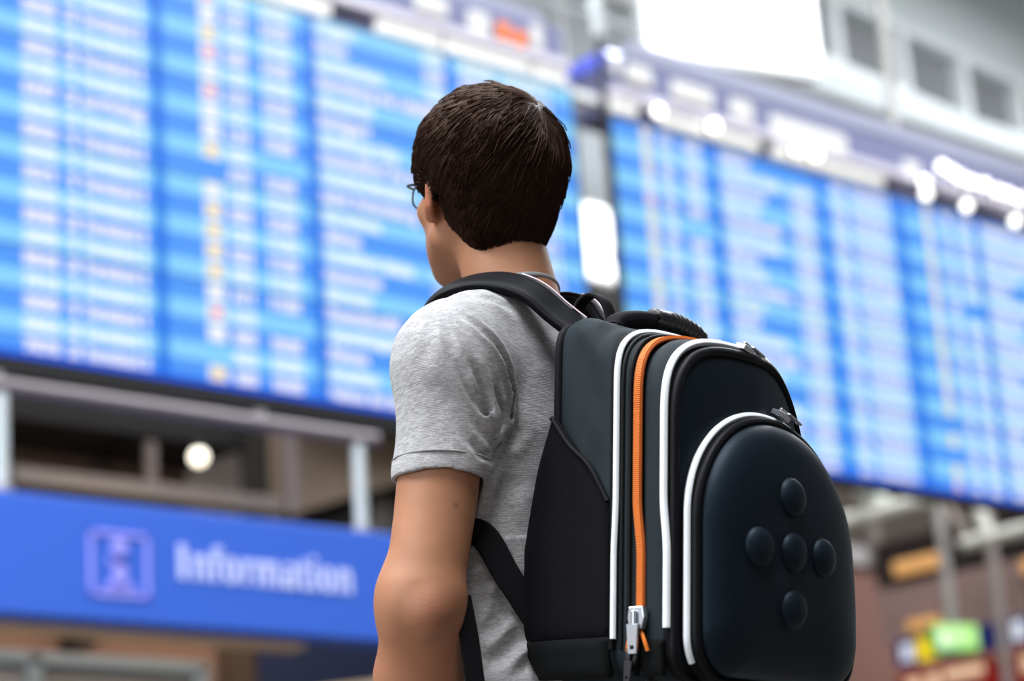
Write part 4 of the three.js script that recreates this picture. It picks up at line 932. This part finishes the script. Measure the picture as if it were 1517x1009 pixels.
// shoulder straps: padded band with edge piping, and the webbing below
function strapFrames(pts, normals) {
  const n = pts.length - 1, T = pts.map((p, i) => pts[Math.min(n, i + 1)].clone().sub(pts[Math.max(0, i - 1)]).normalize());
  const up = normals.map((v, i) => v.clone().addScaledVector(T[i], -v.dot(T[i])).normalize()), side = up.map((u, i) => T[i].clone().cross(u).normalize());
  return { up, side };
}
for (const s of [-1, 1]) {
  const ctrl = [[-.07, 1.20, -.100, -.2, 0, -1], [-.07, 1.33, -.096, -.2, .1, -1], [-.082, 1.42, -.085, -.3, .45, -.85], [-.094, 1.482, -.052, -.4, .8, -.5], [-.096, 1.519, -.022, -.5, .86, -.1], [-.089, 1.530, .022, -.5, .86, .2], [-.081, 1.523, .067, -.5, .8, .45], [-.071, 1.503, .105, -.45, .75, .6], [-.057, 1.472, .132, -.4, .65, .7], [-.045, 1.444, .158, -.3, .5, .8]];
  const body = (a) => fromBody(-s * a[0], a[1], a[2]), bodyS = (a) => fromBody(-s * (a[0] + .0035), a[1] + .0015, a[2]);
  const c = new THREE.CatmullRomCurve3(ctrl.map(bodyS)), n = 90, pts = c.getPoints(n);
  const nc = new THREE.CatmullRomCurve3(ctrl.map((a) => V(-s * a[3], a[4], a[5]))), nv = nc.getPoints(n).map((v) => v.transformDirection(PM));
  const { up, side } = strapFrames(pts, nv);
  const st = pk('shoulder_strap', sweep(pts, side, up, superEllipse(.0225, .0085, 3.2, 24)), M.pad);
  for (const e of [-1, 1]) pk('strap_piping', tube(pts.map((p, i) => p.clone().addScaledVector(side[i], e * .022).addScaledVector(up[i], .003)), .0025, 180, 7), M.black, st);
  pk('strap_stripe', tube(pts.slice(64, 88).map((p, i) => p.clone().addScaledVector(side[i + 64], s * .019).addScaledVector(up[i + 64], .0085)), .0011, 60, 6), M.pinkWhite, st);
  const low = [[-.07, 1.205, -.102, -.1, 0, -1], [-.115, 1.19, -.078, -.5, 0, -.8], [-.145, 1.195, -.035, -1, 0, -.3], [-.155, 1.2, .01, -1, 0, .1], [-.141, 1.207, .057, -.8, 0, .6], [-.120, 1.152, .082, -.6, 0, .8], [-.09, 1.098, .098, -.5, 0, .85]];
  const lc = new THREE.CatmullRomCurve3(low.map(body)), lp = lc.getPoints(50), lf = strapFrames(lp, new THREE.CatmullRomCurve3(low.map((a) => V(-s * a[3], a[4], a[5]))).getPoints(50).map((v) => v.transformDirection(PM)));
  pk('strap_webbing', sweep(lp, lf.side, lf.up, superEllipse(.0165, .0022, 4, 14)), M.web);
  const tl = [[-.172, 1.13, .052], [-.172, 1.08, .06], [-.165, 1.0, .062], [-.16, .93, .06]].map(body);
  const tf = strapFrames(tl, tl.map(() => V(s * .3, 0, 1)));
  pk('strap_tail', sweep(tl, tf.side, tf.up, superEllipse(.013, .0018, 4, 12)), M.web);
}

scene.traverse((o) => { if (o.isMesh) { o.castShadow = o.receiveShadow = true; } });
renderer.render(scene, camera);
